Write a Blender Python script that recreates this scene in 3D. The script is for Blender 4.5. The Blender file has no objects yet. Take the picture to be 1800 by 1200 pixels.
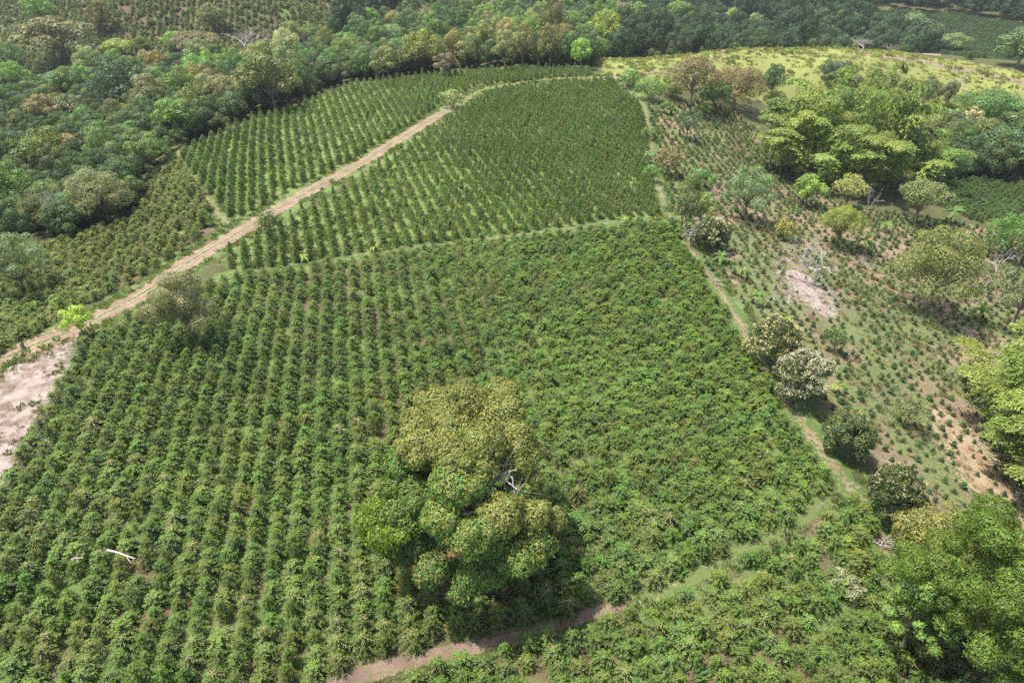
import bpy, math, random
import numpy as np
from math import radians, sin, cos, pi
RS = np.random.RandomState(11)
random.seed(5)
S = bpy.context.scene
COL = S.collection

# ------------------------------------------------------------------ camera
CAM_H, PITCH, F = 45.0, radians(34.8), 1200.0
cam_d = bpy.data.cameras.new('camera'); cam = bpy.data.objects.new('camera', cam_d); COL.objects.link(cam)
cam.location = (0, 0, CAM_H); cam.rotation_euler = (pi/2-PITCH, 0, 0)
cam_d.lens = 24; cam_d.sensor_width = 36; cam_d.clip_start = .5; cam_d.clip_end = 9000
S.camera = cam
CP, SP = cos(PITCH), sin(PITCH)
def ray(px, py):
    a, b = (px-900)/F, -(py-600)/F
    return np.array((a, b*SP+CP, b*CP-SP))
def plane_pt(px, py, z):
    d = ray(px, py); t = (z-CAM_H)/d[2]
    return np.array((0, 0, CAM_H))+d*t
def project(p):
    x, y, z = p[0], p[1], p[2]-CAM_H
    dep = y*CP-z*SP
    return 900+F*x/dep, 600-F*(y*SP+z*CP)/dep, dep

# ------------------------------------------------------------------ terrain: thin plate spline through surveyed heights
CTRL = [(100,1100,0),(600,1150,0),(1150,1150,0),(1480,1150,-.6),(900,900,0),(500,700,0),(1200,750,0),(600,500,0),(1000,420,0),
 (1150,380,0),(500,380,0),(800,190,0),(1060,135,0),(1000,250,0),(200,560,0),(350,300,-.8),(1280,570,-.3),(1440,850,-.4),(-150,760,-.4),
 (-200,1200,0),(1850,1250,-5),(1700,950,-4.5),(1750,700,-8),(1550,1020,-1.6),(1500,800,-2),(1420,620,-2.5),(1550,560,-5.5),
 (1750,500,-10),(1500,400,-6.5),(1330,430,-3),(1600,330,-10),(1250,230,-4),(1380,300,-8),(1780,330,-13),(1700,240,-11),
 (1180,165,-2),(1400,190,-8),(1120,110,-1),(1250,120,0),(1300,92,1.5),(1450,95,2),(1450,130,0),(1600,105,1),(1600,140,-2),(1750,140,-1),(1750,200,-6),(1850,150,-1),
 (200,480,-2),(60,560,-2),(60,400,-7),(150,300,-9),(60,220,-11),(300,215,-5),(500,160,-4),(650,125,-3),(850,105,-3),(1000,100,-3),
 (150,150,-11),(400,120,-9),(600,90,-9),(750,70,-10),(900,60,-11),(1050,60,-8),(80,60,-5),(300,50,-4),(480,50,-4),(450,5,3),(200,5,3),(620,25,-5),(780,15,-12),
 (-120,480,-5),(-120,250,-12)]
WC = [plane_pt(a, b, c) for a, b, c in CTRL]
for x, y, z in [(70,330,-21),(130,330,-22),(200,330,-22),(20,330,-17),(90,260,-16),(150,270,-17),(200,275,-17),(40,250,-12),(120,400,-24),(220,400,-24),(0,450,-14),(100,500,-12),(260,500,-10),
                (-120,420,10),(-250,420,14),(-120,600,24),(120,650,10),(350,650,14),(-350,650,30),(-350,250,-4),(350,300,-18),(300,150,-20),(-300,80,-16),(-120,0,-6),(120,0,-5),(0,-60,0),(-200,-60,-12),(200,-60,-12)]:
    WC.append(np.array((x, y, z), float))
WC = np.array(WC)
def tps_k(d2): return np.where(d2 > 1e-9, .5*d2*np.log(d2+1e-12), 0)
n = len(WC); P = np.c_[np.ones(n), WC[:, :2]/100]
d2 = ((WC[:, None, :2]-WC[None, :, :2])**2).sum(2)/1e4
A = np.zeros((n+3, n+3)); A[:n, :n] = tps_k(d2)+np.eye(n)*2e-3; A[:n, n:] = P; A[n:, :n] = P.T
SOL = np.linalg.solve(A, np.r_[WC[:, 2], 0, 0, 0])
GX0, GX1, GY0, GY1, GS = -420., 420., -80., 700., 2.
gx = np.arange(GX0, GX1+1, GS); gy = np.arange(GY0, GY1+1, GS)
MX, MY = np.meshgrid(gx, gy)
q = np.c_[MX.ravel(), MY.ravel()]
ZG = np.empty(len(q))
for i in range(0, len(q), 20000):
    qq = q[i:i+20000]
    ZG[i:i+20000] = tps_k(((qq[:, None]-WC[None, :, :2])**2).sum(2)/1e4) @ SOL[:n]+SOL[n]+(qq/100) @ SOL[n+1:]
ZG = np.clip(ZG.reshape(MX.shape), -30, 45)
ZG += .12*np.sin(MX*.21+1.3*np.sin(MY*.13))+.1*np.sin(MY*.27+MX*.08)
def zt(x, y):
    x = np.asarray(x, float); y = np.asarray(y, float)
    fx = np.clip((x-GX0)/GS, 0, len(gx)-1.001); fy = np.clip((y-GY0)/GS, 0, len(gy)-1.001)
    i = fx.astype(int); j = fy.astype(int); u = fx-i; v = fy-j
    return (ZG[j, i]*(1-u)+ZG[j, i+1]*u)*(1-v)+(ZG[j+1, i]*(1-u)+ZG[j+1, i+1]*u)*v
TT = np.r_[np.arange(20, 150, .25), np.arange(150, 900, .8)]
def at(px, py):
    d = ray(px, py)
    pts = np.array((0, 0, CAM_H))+TT[:, None]*d
    below = pts[:, 2] < zt(pts[:, 0], pts[:, 1])
    k = int(np.argmax(below)) if below.any() else len(TT)-1
    k = max(k, 1); lo, hi = TT[k-1], TT[k]
    for _ in range(12):
        m = .5*(lo+hi); p = np.array((0, 0, CAM_H))+m*d
        if p[2] < zt(p[0], p[1]): hi = m
        else: lo = m
    p = np.array((0, 0, CAM_H))+hi*d
    return np.array((p[0], p[1], float(zt(p[0], p[1]))))
def poly(*pts): return np.array([at(a, b)[:2] for a, b in pts])
def inside(pg, x, y):
    x = np.asarray(x); y = np.asarray(y); r = np.zeros(x.shape, bool)
    x0, y0 = pg[-1]
    for x1, y1 in pg:
        c = (y1 > y) != (y0 > y)
        r ^= c & (x < (x0-x1)*(y-y1)/(y0-y1+1e-12)+x1)
        x0, y0 = x1, y1
    return r
def seg_dist(pl, x, y):
    best = np.full(np.shape(x), 1e9)
    for (x0, y0), (x1, y1) in zip(pl[:-1], pl[1:]):
        dx, dy = x1-x0, y1-y0
        t = np.clip(((x-x0)*dx+(y-y0)*dy)/(dx*dx+dy*dy+1e-9), 0, 1)
        best = np.minimum(best, np.hypot(x-x0-t*dx, y-y0-t*dy))
    return best
def vnoise(x, y, s, seed=0):
    def h(i, j): return np.modf(np.abs(np.sin(i*127.1+j*311.7+seed*74.7)*43758.5453))[0]
    x = np.asarray(x)/s; y = np.asarray(y)/s
    i = np.floor(x); j = np.floor(y); u = x-i; v = y-j; u = u*u*(3-2*u); v = v*v*(3-2*v)
    return (h(i, j)*(1-u)+h(i+1, j)*u)*(1-v)+(h(i, j+1)*(1-u)+h(i+1, j+1)*u)*v
def fbm(x, y, s, seed=0): return .55*vnoise(x, y, s, seed)+.3*vnoise(x, y, s/2.1, seed+3)+.15*vnoise(x, y, s/4.3, seed+7)

# ------------------------------------------------------------------ mesh helpers
class MB:
    def __init__(s): s.v = []; s.f = []; s.c = []; s.n = 0
    def add(s, v, f, c):
        s.v.append(np.asarray(v, float)); s.f.append(np.asarray(f, int)+s.n); s.n += len(v)
        c = np.asarray(c, float); s.c.append(np.broadcast_to(c, (len(v), 3)))
    def leaves(s, p, d, nrm, L, W, c):
        """rhombic leaves: base p, direction d, face normal nrm"""
        d = d/np.linalg.norm(d, axis=1)[:, None]
        side = np.cross(nrm, d); side /= np.linalg.norm(side, axis=1)[:, None]+1e-9
        up = np.cross(d, side)
        L = np.broadcast_to(L, len(p))[:, None]; W = np.broadcast_to(W, len(p))[:, None]
        a = p; b = p+d*L*.5+side*W*.5-up*W*.12; t = p+d*L-up*L*.1; e = p+d*L*.5-side*W*.5-up*W*.12
        v = np.stack([a, b, t, e], 1).reshape(-1, 3)
        f = np.arange(len(p)*4).reshape(-1, 4)
        s.add(v, f, np.repeat(c, 4, 0) if np.ndim(c) == 2 else c)
    def tube(s, pts, rad, c=(1, 1, 1), k=5):
        pts = np.asarray(pts, float); m = len(pts)
        tan = np.gradient(pts, axis=0); tan /= np.linalg.norm(tan, axis=1)[:, None]+1e-9
        ref = np.where(np.abs(tan[:, 2:3]) > .9, np.array([[1., 0, 0]]), np.array([[0, 0, 1.]]))
        u = np.cross(tan, ref); u /= np.linalg.norm(u, axis=1)[:, None]+1e-9; w = np.cross(tan, u)
        rad = np.broadcast_to(rad, m)
        an = np.arange(k)*2*pi/k
        v = (pts[:, None]+rad[:, None, None]*(np.cos(an)[None, :, None]*u[:, None]+np.sin(an)[None, :, None]*w[:, None])).reshape(-1, 3)
        f = [(i*k+j, i*k+(j+1) % k, (i+1)*k+(j+1) % k, (i+1)*k+j) for i in range(m-1) for j in range(k)]
        s.add(v, f, c)
    def mesh(s, name, mat):
        v = np.concatenate(s.v); f = np.concatenate(s.f); c = np.concatenate(s.c)
        me = bpy.data.meshes.new(name)
        me.vertices.add(len(v)); me.vertices.foreach_set('co', v.ravel())
        me.loops.add(f.size); me.loops.foreach_set('vertex_index', f.ravel().astype(np.int32))
        me.polygons.add(len(f)); me.polygons.foreach_set('loop_start', (np.arange(len(f))*4).astype(np.int32))
        me.update(calc_edges=True)
        ca = me.attributes.new('leafcol', 'FLOAT_COLOR', 'POINT')
        ca.data.foreach_set('color', np.c_[c, np.ones(len(c))].ravel())
        me.materials.append(mat)
        return me
def link(name, data, parent=None, loc=(0, 0, 0), rz=0, sc=None, color=None):
    o = bpy.data.objects.new(name, data); COL.objects.link(o)
    o.location = [float(t) for t in loc]; o.rotation_euler = (0, 0, rz)
    if sc is not None: o.scale = sc if np.ndim(sc) else (sc, sc, sc)
    if color is not None: o.color = (*color, 1)
    if parent: o.parent = parent
    return o
def tag(o, label, cat, group=None, kind=None):
    o['label'] = label; o['category'] = cat
    if group: o['group'] = group
    if kind: o['kind'] = kind
    return o
def thing(name, label, cat, loc, rz=0, sc=None, group=None):
    return tag(link(name, None, None, loc, rz, sc), label, cat, group)

# ------------------------------------------------------------------ materials
def nodes(name):
    m = bpy.data.materials.new(name); m.use_nodes = True; nt = m.node_tree; nt.nodes.clear()
    return m, nt, nt.nodes, nt.links
def N(nt, t, **kw):
    nd = nt.nodes.new(t)
    for k, v in kw.items(): setattr(nd, k, v)
    return nd
def mixc(nt, a, b, fac, mode='MIX'):
    m = N(nt, 'ShaderNodeMix', data_type='RGBA', blend_type=mode)
    for s, i in ((fac, 0), (a, 6), (b, 7)):
        if hasattr(s, 'links'): nt.links.new(s, m.inputs[i])
        elif i == 0: m.inputs[0].default_value = s
        else: m.inputs[i].default_value = (*s, 1)
    return m.outputs[2]
def math_n(nt, op, a, b=0.):
    m = N(nt, 'ShaderNodeMath', operation=op)
    for s, i in ((a, 0), (b, 1)):
        if hasattr(s, 'links'): nt.links.new(s, m.inputs[i])
        else: m.inputs[i].default_value = s
    return m.outputs[0]
def leaf_material(name, source, trans=.34, rough=.5, spec=.2, var=.25):
    m, nt, nd, ln = nodes(name)
    a = N(nt, 'ShaderNodeAttribute', attribute_name='leafcol')
    oi = N(nt, 'ShaderNodeObjectInfo')
    if source == 'object': tint = oi.outputs['Color']
    else:
        t = N(nt, 'ShaderNodeAttribute', attribute_name='tint', attribute_type='INSTANCER'); tint = t.outputs['Color']
    c = mixc(nt, tint, a.outputs['Color'], 1., 'MULTIPLY')
    v = math_n(nt, 'ADD', math_n(nt, 'MULTIPLY', oi.outputs['Random'], var), 1-var/2)
    hs = N(nt, 'ShaderNodeHueSaturation'); ln.new(c, hs.inputs['Color']); ln.new(v, hs.inputs['Value'])
    hv = math_n(nt, 'ADD', math_n(nt, 'MULTIPLY', math_n(nt, 'FRACT', math_n(nt, 'MULTIPLY', oi.outputs['Random'], 7.31)), .03), .485)
    ln.new(hv, hs.inputs['Hue'])
    c = hs.outputs['Color']
    p = N(nt, 'ShaderNodeBsdfPrincipled'); ln.new(c, p.inputs['Base Color'])
    p.inputs['Roughness'].default_value = rough; p.inputs['Specular IOR Level'].default_value = spec
    tr = N(nt, 'ShaderNodeBsdfTranslucent'); ln.new(mixc(nt, c, (1.25, 1.2, .6), 1., 'MULTIPLY'), tr.inputs['Color'])
    ms = N(nt, 'ShaderNodeMixShader'); ms.inputs[0].default_value = trans
    ln.new(p.outputs[0], ms.inputs[1]); ln.new(tr.outputs[0], ms.inputs[2])
    o = N(nt, 'ShaderNodeOutputMaterial'); ln.new(ms.outputs[0], o.inputs[0])
    return m
def bark_material(name, col, scale=6.):
    m, nt, nd, ln = nodes(name)
    tc = N(nt, 'ShaderNodeTexCoord'); no = N(nt, 'ShaderNodeTexNoise'); no.inputs['Scale'].default_value = scale; no.inputs['Detail'].default_value = 4
    ln.new(tc.outputs['Object'], no.inputs['Vector'])
    c = mixc(nt, tuple(t*.65 for t in col), tuple(min(1, t*1.3) for t in col), no.outputs[0])
    a = N(nt, 'ShaderNodeAttribute', attribute_name='leafcol'); c = mixc(nt, c, a.outputs['Color'], 1., 'MULTIPLY')
    p = N(nt, 'ShaderNodeBsdfPrincipled'); ln.new(c, p.inputs['Base Color']); p.inputs['Roughness'].default_value = .85; p.inputs['Specular IOR Level'].default_value = .15
    b = N(nt, 'ShaderNodeBump'); b.inputs['Strength'].default_value = .4; ln.new(no.outputs[0], b.inputs['Height']); ln.new(b.outputs[0], p.inputs['Normal'])
    o = N(nt, 'ShaderNodeOutputMaterial'); ln.new(p.outputs[0], o.inputs[0])
    return m
M_leaf = leaf_material('tree_leaf', 'object')
M_leaf_s = leaf_material('massed_leaf', 'instancer')
M_grass = leaf_material('grass_blade', 'instancer', trans=.35, rough=.6, spec=.2)
M_bark = bark_material('bark', (.20, .16, .12))
M_dead = bark_material('dead_wood', (.46, .42, .39))
M_twig = bark_material('coffee_twig', (.30, .23, .15), 20)
M_culm = bark_material('bamboo_culm', (.17, .20, .08), 10)

# ------------------------------------------------------------------ coffee bushes
def rot_z(v, a):
    c, s = np.cos(a), np.sin(a)
    return np.stack([v[..., 0]*c-v[..., 1]*s, v[..., 0]*s+v[..., 1]*c, v[..., 2]], -1)
def coffee_bush(rs, H=1.8, R=.85, nb=40, bare=0., yellow=.05, leaf=.155, fullness=1.):
    fo, br = MB(), MB()
    br.tube([(0, 0, 0), (.02, .01, H*.5), (0, .02, H*.97)], [.035, .026, .01], (1, 1, 1), 4)
    p, d, nm, L, C = [], [], [], [], []
    for i in range(nb):
        t = (i+.5)/nb; h = H*(.12+.86*t); az = i*2.4+rs.uniform(-.4, .4)
        prof = (1-(max(0, t-.3)/.7)**1.5*.82)*(.72+.28*min(1, t/.3))
        ln = R*prof*rs.uniform(.72, 1.2)
        rise = .5*t+.08+rs.uniform(-.08, .12)
        s = np.linspace(.0, 1, 12)
        dr = np.array((cos(az), sin(az), 0))
        pts = dr[None]*(ln*s)[:, None]; pts[:, 2] = h+ln*(rise*s-.55*s*s*(1-.4*t))
        isbare = t > .62 and rs.rand() < bare
        br.tube(pts[[0, 5, 11]], [.014, .01, .006] if not isbare else [.026, .022, .015], (1, 1, 1) if not isbare else (1.15, 1.08, 1.0), 3)
        for k in range(2 if t < .5 else 1, 12):
            if isbare and k < 11 and rs.rand() < .85: continue
            if rs.rand() > fullness: continue
            for sg in (-1, 1):
                sd = np.array((-dr[1], dr[0], 0))*sg
                dd = dr*.6+sd*rs.uniform(.5, 1.)+np.array((0, 0, rs.uniform(-.55, .05)))
                p.append(pts[k]+rs.normal(0, .03, 3)); d.append(dd)
                nm.append(np.array((rs.normal(0, .35), rs.normal(0, .35), 1)))
                L.append(leaf*rs.uniform(.75, 1.2))
                tip = k >= 10 or t > .9
                b = rs.uniform(.8, 1.15)
                c = np.array((1., 1., 1.))*b
                if tip: c = np.array((1.5, 1.55, 1.15))*b
                if rs.rand() < yellow: c = np.array((1.9, 1.5, .9))*b
                C.append(c)
    p, d, nm, L, C = map(np.array, (p, d, nm, L, C))
    fo.leaves(p, d, nm, L, L*.48, C)
    return fo, br
BUSH = []   # (foliage mesh, branch mesh, joined mesh, look)
rs = np.random.RandomState(3)
LOOKS = ['green']*7+['twiggy']*4+['yellowing']*2
for k, look in enumerate(LOOKS):
    fo, br = coffee_bush(rs, H=rs.uniform(1.6, 2.), R=rs.uniform(.8, .98), nb=50,
                         bare={'green': .08, 'twiggy': .75, 'yellowing': .3}[look], yellow={'green': .02, 'twiggy': .05, 'yellowing': .22}[look])
    j = MB(); j.v = fo.v+br.v; j.c = fo.c+[c*np.array((2.7, 1.55, 2.2)) for c in br.c]; j.n = fo.n+br.n


    j.f = list(fo.f)+[f_+fo.n for f_ in br.f]
    BUSH.append((fo.mesh('coffee_foliage', M_leaf), br.mesh('coffee_branches', M_twig), j.mesh('coffee_bush', M_leaf_s), look))
YOUNG = []
for k in range(5):
    fo, br = coffee_bush(rs, H=rs.uniform(.75, 1.0), R=rs.uniform(.36, .46), nb=18, leaf=.17, yellow=.01)
    j = MB(); j.v = fo.v+br.v; j.c = fo.c+[c*.8 for c in br.c]; j.n = fo.n+br.n; j.f = list(fo.f)+[f_+fo.n for f_ in br.f]
    YOUNG.append((fo.mesh('young_foliage', M_leaf), br.mesh('young_stem', M_twig), j.mesh('young_coffee', M_leaf_s)))

# ------------------------------------------------------------------ scatter (stuff only)
def scatter(name, pts, rz, scl, idx, tint, meshes, kindlabel):
    src = bpy.data.collections.new(name+'_source')
    for i, me in enumerate(meshes):
        src.objects.link(bpy.data.objects.new('%s_piece_%02d' % (name, i), me))
    me = bpy.data.meshes.new(name); n = len(pts)
    me.vertices.add(n); me.vertices.foreach_set('co', np.asarray(pts, float).ravel())
    def att(nm, ty, key, arr):
        a = me.attributes.new(nm, ty, 'POINT'); a.data.foreach_set(key, np.ascontiguousarray(arr).ravel())
    att('rot', 'FLOAT_VECTOR', 'vector', np.c_[np.zeros(n), np.zeros(n), rz].astype(float))
    sc = np.asarray(scl, float)
    att('scl', 'FLOAT_VECTOR', 'vector', sc if sc.ndim == 2 else np.repeat(sc[:, None], 3, 1))
    att('idx', 'INT', 'value', np.asarray(idx, np.int32))
    att('tint', 'FLOAT_COLOR', 'color', np.c_[tint, np.ones(n)].astype(float))
    o = link(name, me); o['kind'] = 'stuff'; o['label'] = kindlabel[0]; o['category'] = kindlabel[1]
    ng = bpy.data.node_groups.new(name, 'GeometryNodeTree')
    ng.interface.new_socket('Geometry', in_out='INPUT', socket_type='NodeSocketGeometry')
    ng.interface.new_socket('Geometry', in_out='OUTPUT', socket_type='NodeSocketGeometry')
    gi = ng.nodes.new('NodeGroupInput'); go = ng.nodes.new('NodeGroupOutput')
    ip = ng.nodes.new('GeometryNodeInstanceOnPoints'); ci = ng.nodes.new('GeometryNodeCollectionInfo')
    ci.inputs['Collection'].default_value = src; ci.inputs['Separate Children'].default_value = True; ci.inputs['Reset Children'].default_value = True
    def na(nm, ty):
        a = ng.nodes.new('GeometryNodeInputNamedAttribute'); a.data_type = ty; a.inputs[0].default_value = nm; return a.outputs[0]
    L = ng.links.new
    L(gi.outputs[0], ip.inputs['Points']); L(ci.outputs[0], ip.inputs['Instance']); ip.inputs['Pick Instance'].default_value = True
    L(na('idx', 'INT'), ip.inputs['Instance Index']); L(na('rot', 'FLOAT_VECTOR'), ip.inputs['Rotation']); L(na('scl', 'FLOAT_VECTOR'), ip.inputs['Scale'])
    L(ip.outputs[0], go.inputs[0])
    md = o.modifiers.new('scatter', 'NODES'); md.node_group = ng
    return o

# ------------------------------------------------------------------ field outlines (surveyed on the ground)
FA = poly((-160,1140),(-80,1010),(0,890),(45,795),(95,695),(142,612),(166,603),(206,578),(266,546),(338,512),(430,492),(560,472),(700,453),(850,433),(1000,412),(1165,392),
          (1190,405),(1250,515),(1310,625),(1392,745),(1460,860),(1330,945),(1205,1016),(1092,1057),(980,1087),(850,1115),(700,1150),(560,1190),(450,1235),(300,1300),(100,1330),(-200,1330))
FB = poly((1500,880),(1370,957),(1230,1032),(1100,1084),(1000,1118),(870,1152),(730,1186),(640,1215),(520,1300),(900,1330),(1300,1330),(1700,1330),(1680,1200),(1610,1130),(1568,1060),(1545,990),(1530,930))
FC = poly((385,462),(450,418),(520,382),(600,337),(700,277),(790,212),(860,166),(960,150),(1075,144),(1122,185),(1138,240),(1138,310),(1160,378),(1000,397),(850,416),(700,437),(580,455),(420,480))
FD = poly((312,275),(400,232),(520,190),(620,150),(700,143),(860,127),(1030,126),(1044,133),(900,146),(840,150),(785,178),(735,210),(640,269),(540,320),(440,374),(405,384),(350,322))
FE = poly((112,560),(225,500),(305,457),(380,396),(366,362),(318,292),(260,310),(240,390),(100,430),(0,440),(-140,480),(-140,690),(0,625))
FF = poly((1630,325),(1655,300),(1800,288),(1920,300),(1920,425),(1800,408),(1690,385))
FG = poly((-150,-40),(560,-40),(575,25),(600,62),(560,90),(480,92),(420,100),(330,105),(250,122),(160,135),(90,158),(0,170),(-150,200))
FH = poly((1480,45),(1560,18),(1680,25),(1800,45),(1920,60),(1920,125),(1800,103),(1700,108),(1620,82),(1540,62))
FY = poly((1136,180),(1222,176),(1300,200),(1370,262),(1420,335),(1480,362),(1570,372),(1700,395),(1860,440),(1860,700),(1800,930),(1640,915),(1600,880),(1530,800),(1460,720),(1400,640),(1300,530),(1205,425),(1172,350),(1150,250))

def rows(pg, vpx, sp, pl, jit=.12, vpy=-233):
    d = ray(vpx, vpy)[:2]; d = d/np.hypot(*d); s = np.array((d[1], -d[0]))
    u = pg @ s; w = pg @ d
    out = []
    for a in np.arange(u.min(), u.max(), sp):
        off = RS.uniform(0, pl)
        b = np.arange(w.min()+off, w.max(), pl)
        out.append(a*s[None]+b[:, None]*d[None])
    p = np.concatenate(out)
    p += RS.normal(0, jit, p.shape)
    return p[inside(pg, p[:, 0], p[:, 1])]

# holes in fields where trees stand
TREE_A = at(815, 985)
pts, scl, tint, idx = [], [], [], []
fieldid = []
def coffee(pg, vpx, sp, pl, size, hs, base, miss=.03, fid='A', jit=.15, spread=.14, weights=None):
    p = rows(pg, vpx, sp, pl, jit)
    p = p[RS.rand(len(p)) > miss]
    pts.append(p); k = len(p); fieldid.extend([fid]*k)
    vig = .88+.26*fbm(p[:, 0], p[:, 1], 9, 15); runt = np.where(RS.rand(k) < .035, .65, 1.)*vig
    sx = size*runt*RS.normal(1, spread, k).clip(.6, 1.4); sz = hs*runt*RS.normal(1, spread, k).clip(.6, 1.4)
    scl.append(np.c_[sx, sx*RS.uniform(.92, 1.08, k), sz])
    nf = fbm(p[:, 0], p[:, 1], 14, 5)
    t = np.array(base)[None]*(1+.5*(nf-.5))[:, None]*RS.uniform(.85, 1.15, (k, 1))*np.array((1, 1, 1))+RS.normal(0, .004, (k, 3))*np.array((1.2, 1, .3))
    tint.append(t.clip(.004, 1))
    w = np.array(weights if weights is not None else [1]*13, float); idx.append(RS.choice(13, k, p=w/w.sum()))
G1 = (.079, .125, .028)
W_TW = [1]*7+[2.8]*4+[.6]*2
W_GR = [1]*7+[.35]*4+[.5]*2
coffee(FA, 600, 1.65, 1.2, .96, .96, G1, fid='A', weights=W_TW, miss=.012, jit=.1)
coffee(FB, 620, 1.55, 1.22, .97, .84, (.082, .129, .029), fid='B', weights=W_GR)
coffee(FC, 440, 1.74, 1.0, .62, 1.02, (.079, .131, .029), fid='C', weights=W_GR, miss=.04, jit=.06)
coffee(FD, 450, 1.7, 1.05, .68, 1., (.079, .133, .029), fid='D', weights=W_GR, jit=.1)
coffee(FE, 560, 1.5, 1.2, 1.0, .95, (.100, .138, .034), fid='E', weights=W_TW, jit=.3)
coffee(FF, 900, 1.7, 1.3, 1., .9, (.058, .1, .032), fid='F', weights=W_GR)
coffee(FG, 560, 2.0, 1.7, 1.3, .9, (.092, .13, .052), fid='G', weights=W_GR, miss=.09, jit=.35)
coffee(FH, 900, 2.1, 1.8, 1.35, .9, (.05, .085, .035), fid='H', weights=W_GR)
P2 = np.concatenate(pts); SC = np.concatenate(scl); TI = np.concatenate(tint); IX = np.concatenate(idx); FI = np.array(fieldid)
# right hand part of the big field is fuller and greener; a clearing lies under the big tree
u_, v_, dep_ = project((P2[:, 0], P2[:, 1], zt(P2[:, 0], P2[:, 1])+.8))
xA = P2[:, 0]
rt = (FI == 'A') & (xA > -8+.1*P2[:, 1])

IX[rt & (RS.rand(len(IX)) < .72)] %= 7
SC[rt] *= np.array((1.13, 1.13, .88)); P2[rt] += RS.normal(0, .16, (rt.sum(), 2))
PATHS = [np.array([at(*q_)[:2] for q_ in pp]) for pp in ([(1480,862),(1400,915),(1290,978),(1180,1032),(1110,1062)], [(1110,1062),(990,1092),(860,1130),(700,1167),(580,1202),(460,1260),(380,1330)])]
pk = np.min([seg_dist(pp, P2[:, 0], P2[:, 1]) for pp in PATHS], 0) > .7
keep = pk & (np.hypot(P2[:, 0]-TREE_A[0], (P2[:, 1]-TREE_A[1])*1.1) > 2.6)
P2, SC, TI, IX, FI, u_, v_, dep_ = [a[keep] for a in (P2, SC, TI, IX, FI, u_, v_, dep_)]
PZ = zt(P2[:, 0], P2[:, 1])
RZ = RS.uniform(0, 2*pi, len(P2))
vis = (u_ > 5) & (u_ < 1795) & (v_ > 0) & (v_ < 1195) & ((FI == 'A') | (FI == 'B'))
order = np.argsort(np.where(vis, dep_/(SC[:, 0]), 1e9))[:300]
own = np.zeros(len(P2), bool); own[order] = True
for i in order:
    me_f, me_b, _, look = BUSH[IX[i]]
    side = 'of the big field, above the lower footpath' if FI[i] == 'A' else 'below the lower footpath at the bottom'
    desc = {'green': 'leafy all-green coffee bush', 'twiggy': 'coffee bush with bare tan twigs on top', 'yellowing': 'coffee bush with yellowing leaves'}[look]
    g = '%s %s' % ({'green': 'all-green', 'twiggy': 'twiggy', 'yellowing': 'yellowing'}[look], 'coffee bushes of the big field' if FI[i] == 'A' else 'coffee bushes below the footpath')
    t = thing('coffee_bush', desc+' '+side, 'coffee bush', (*P2[i], PZ[i]-.03), RZ[i], tuple(SC[i]), g)
    link('foliage', me_f, t, color=TI[i]); link('branches', me_b, t)
r = ~own
scatter('coffee_bushes', np.c_[P2, PZ-.03][r], RZ[r], SC[r], IX[r], TI[r], [b[2] for b in BUSH], ('rows of dark green coffee bushes filling the plantation fields', 'coffee bushes'))
print('coffee', len(P2))

# young coffee on the right hand slope
SOILP = np.array([at(*q_)[:2] for q_ in ((1392,480),(1425,505),(1440,535),(1455,555))])
STRAWP = np.array([at(*q_)[:2] for q_ in ((1640,715),(1690,770),(1740,840),(1780,920))])
p = rows(FY, 830, 1.62, 1.3, .13); p = p[RS.rand(len(p)) > .14]
p = p[(seg_dist(SOILP, p[:, 0], p[:, 1]) > 3.2) | (RS.rand(len(p)) > .5)]
uy, vy, dy = project((p[:, 0], p[:, 1], zt(p[:, 0], p[:, 1])))
k = len(p); s = .76*RS.normal(1, .17, k).clip(.55, 1.4)*np.where(RS.rand(k) < .08, .5, 1)*np.where(dy > 110, 1.1, .9)
tn = np.array((.064, .105, .04))[None]*RS.uniform(.75, 1.25, (k, 1)); pz = zt(p[:, 0], p[:, 1]); rz = RS.uniform(0, 6.28, k); ix = RS.randint(0, 5, k)
visy = (uy < 1790) & (vy < 1190)
order = np.argsort(np.where(visy, dy/s, 1e9))[:300]; own = np.zeros(k, bool); own[order] = True
for i in order:
    a, b, _ = YOUNG[ix[i]]
    t = thing('young_coffee_plant', 'small dark young coffee plant on the nearer right hand slope', 'young plant', (*p[i], pz[i]), rz[i], s[i], 'young coffee plants on the right slope')
    link('foliage', a, t, color=tn[i])
r = ~own
scatter('young_coffee', np.c_[p, pz][r], rz[r], s[r], ix[r], tn[r], [b[2] for b in YOUNG], ('rows of small young coffee plants far up the right slope', 'young plants'))
print('young', k)
#PART2

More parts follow.
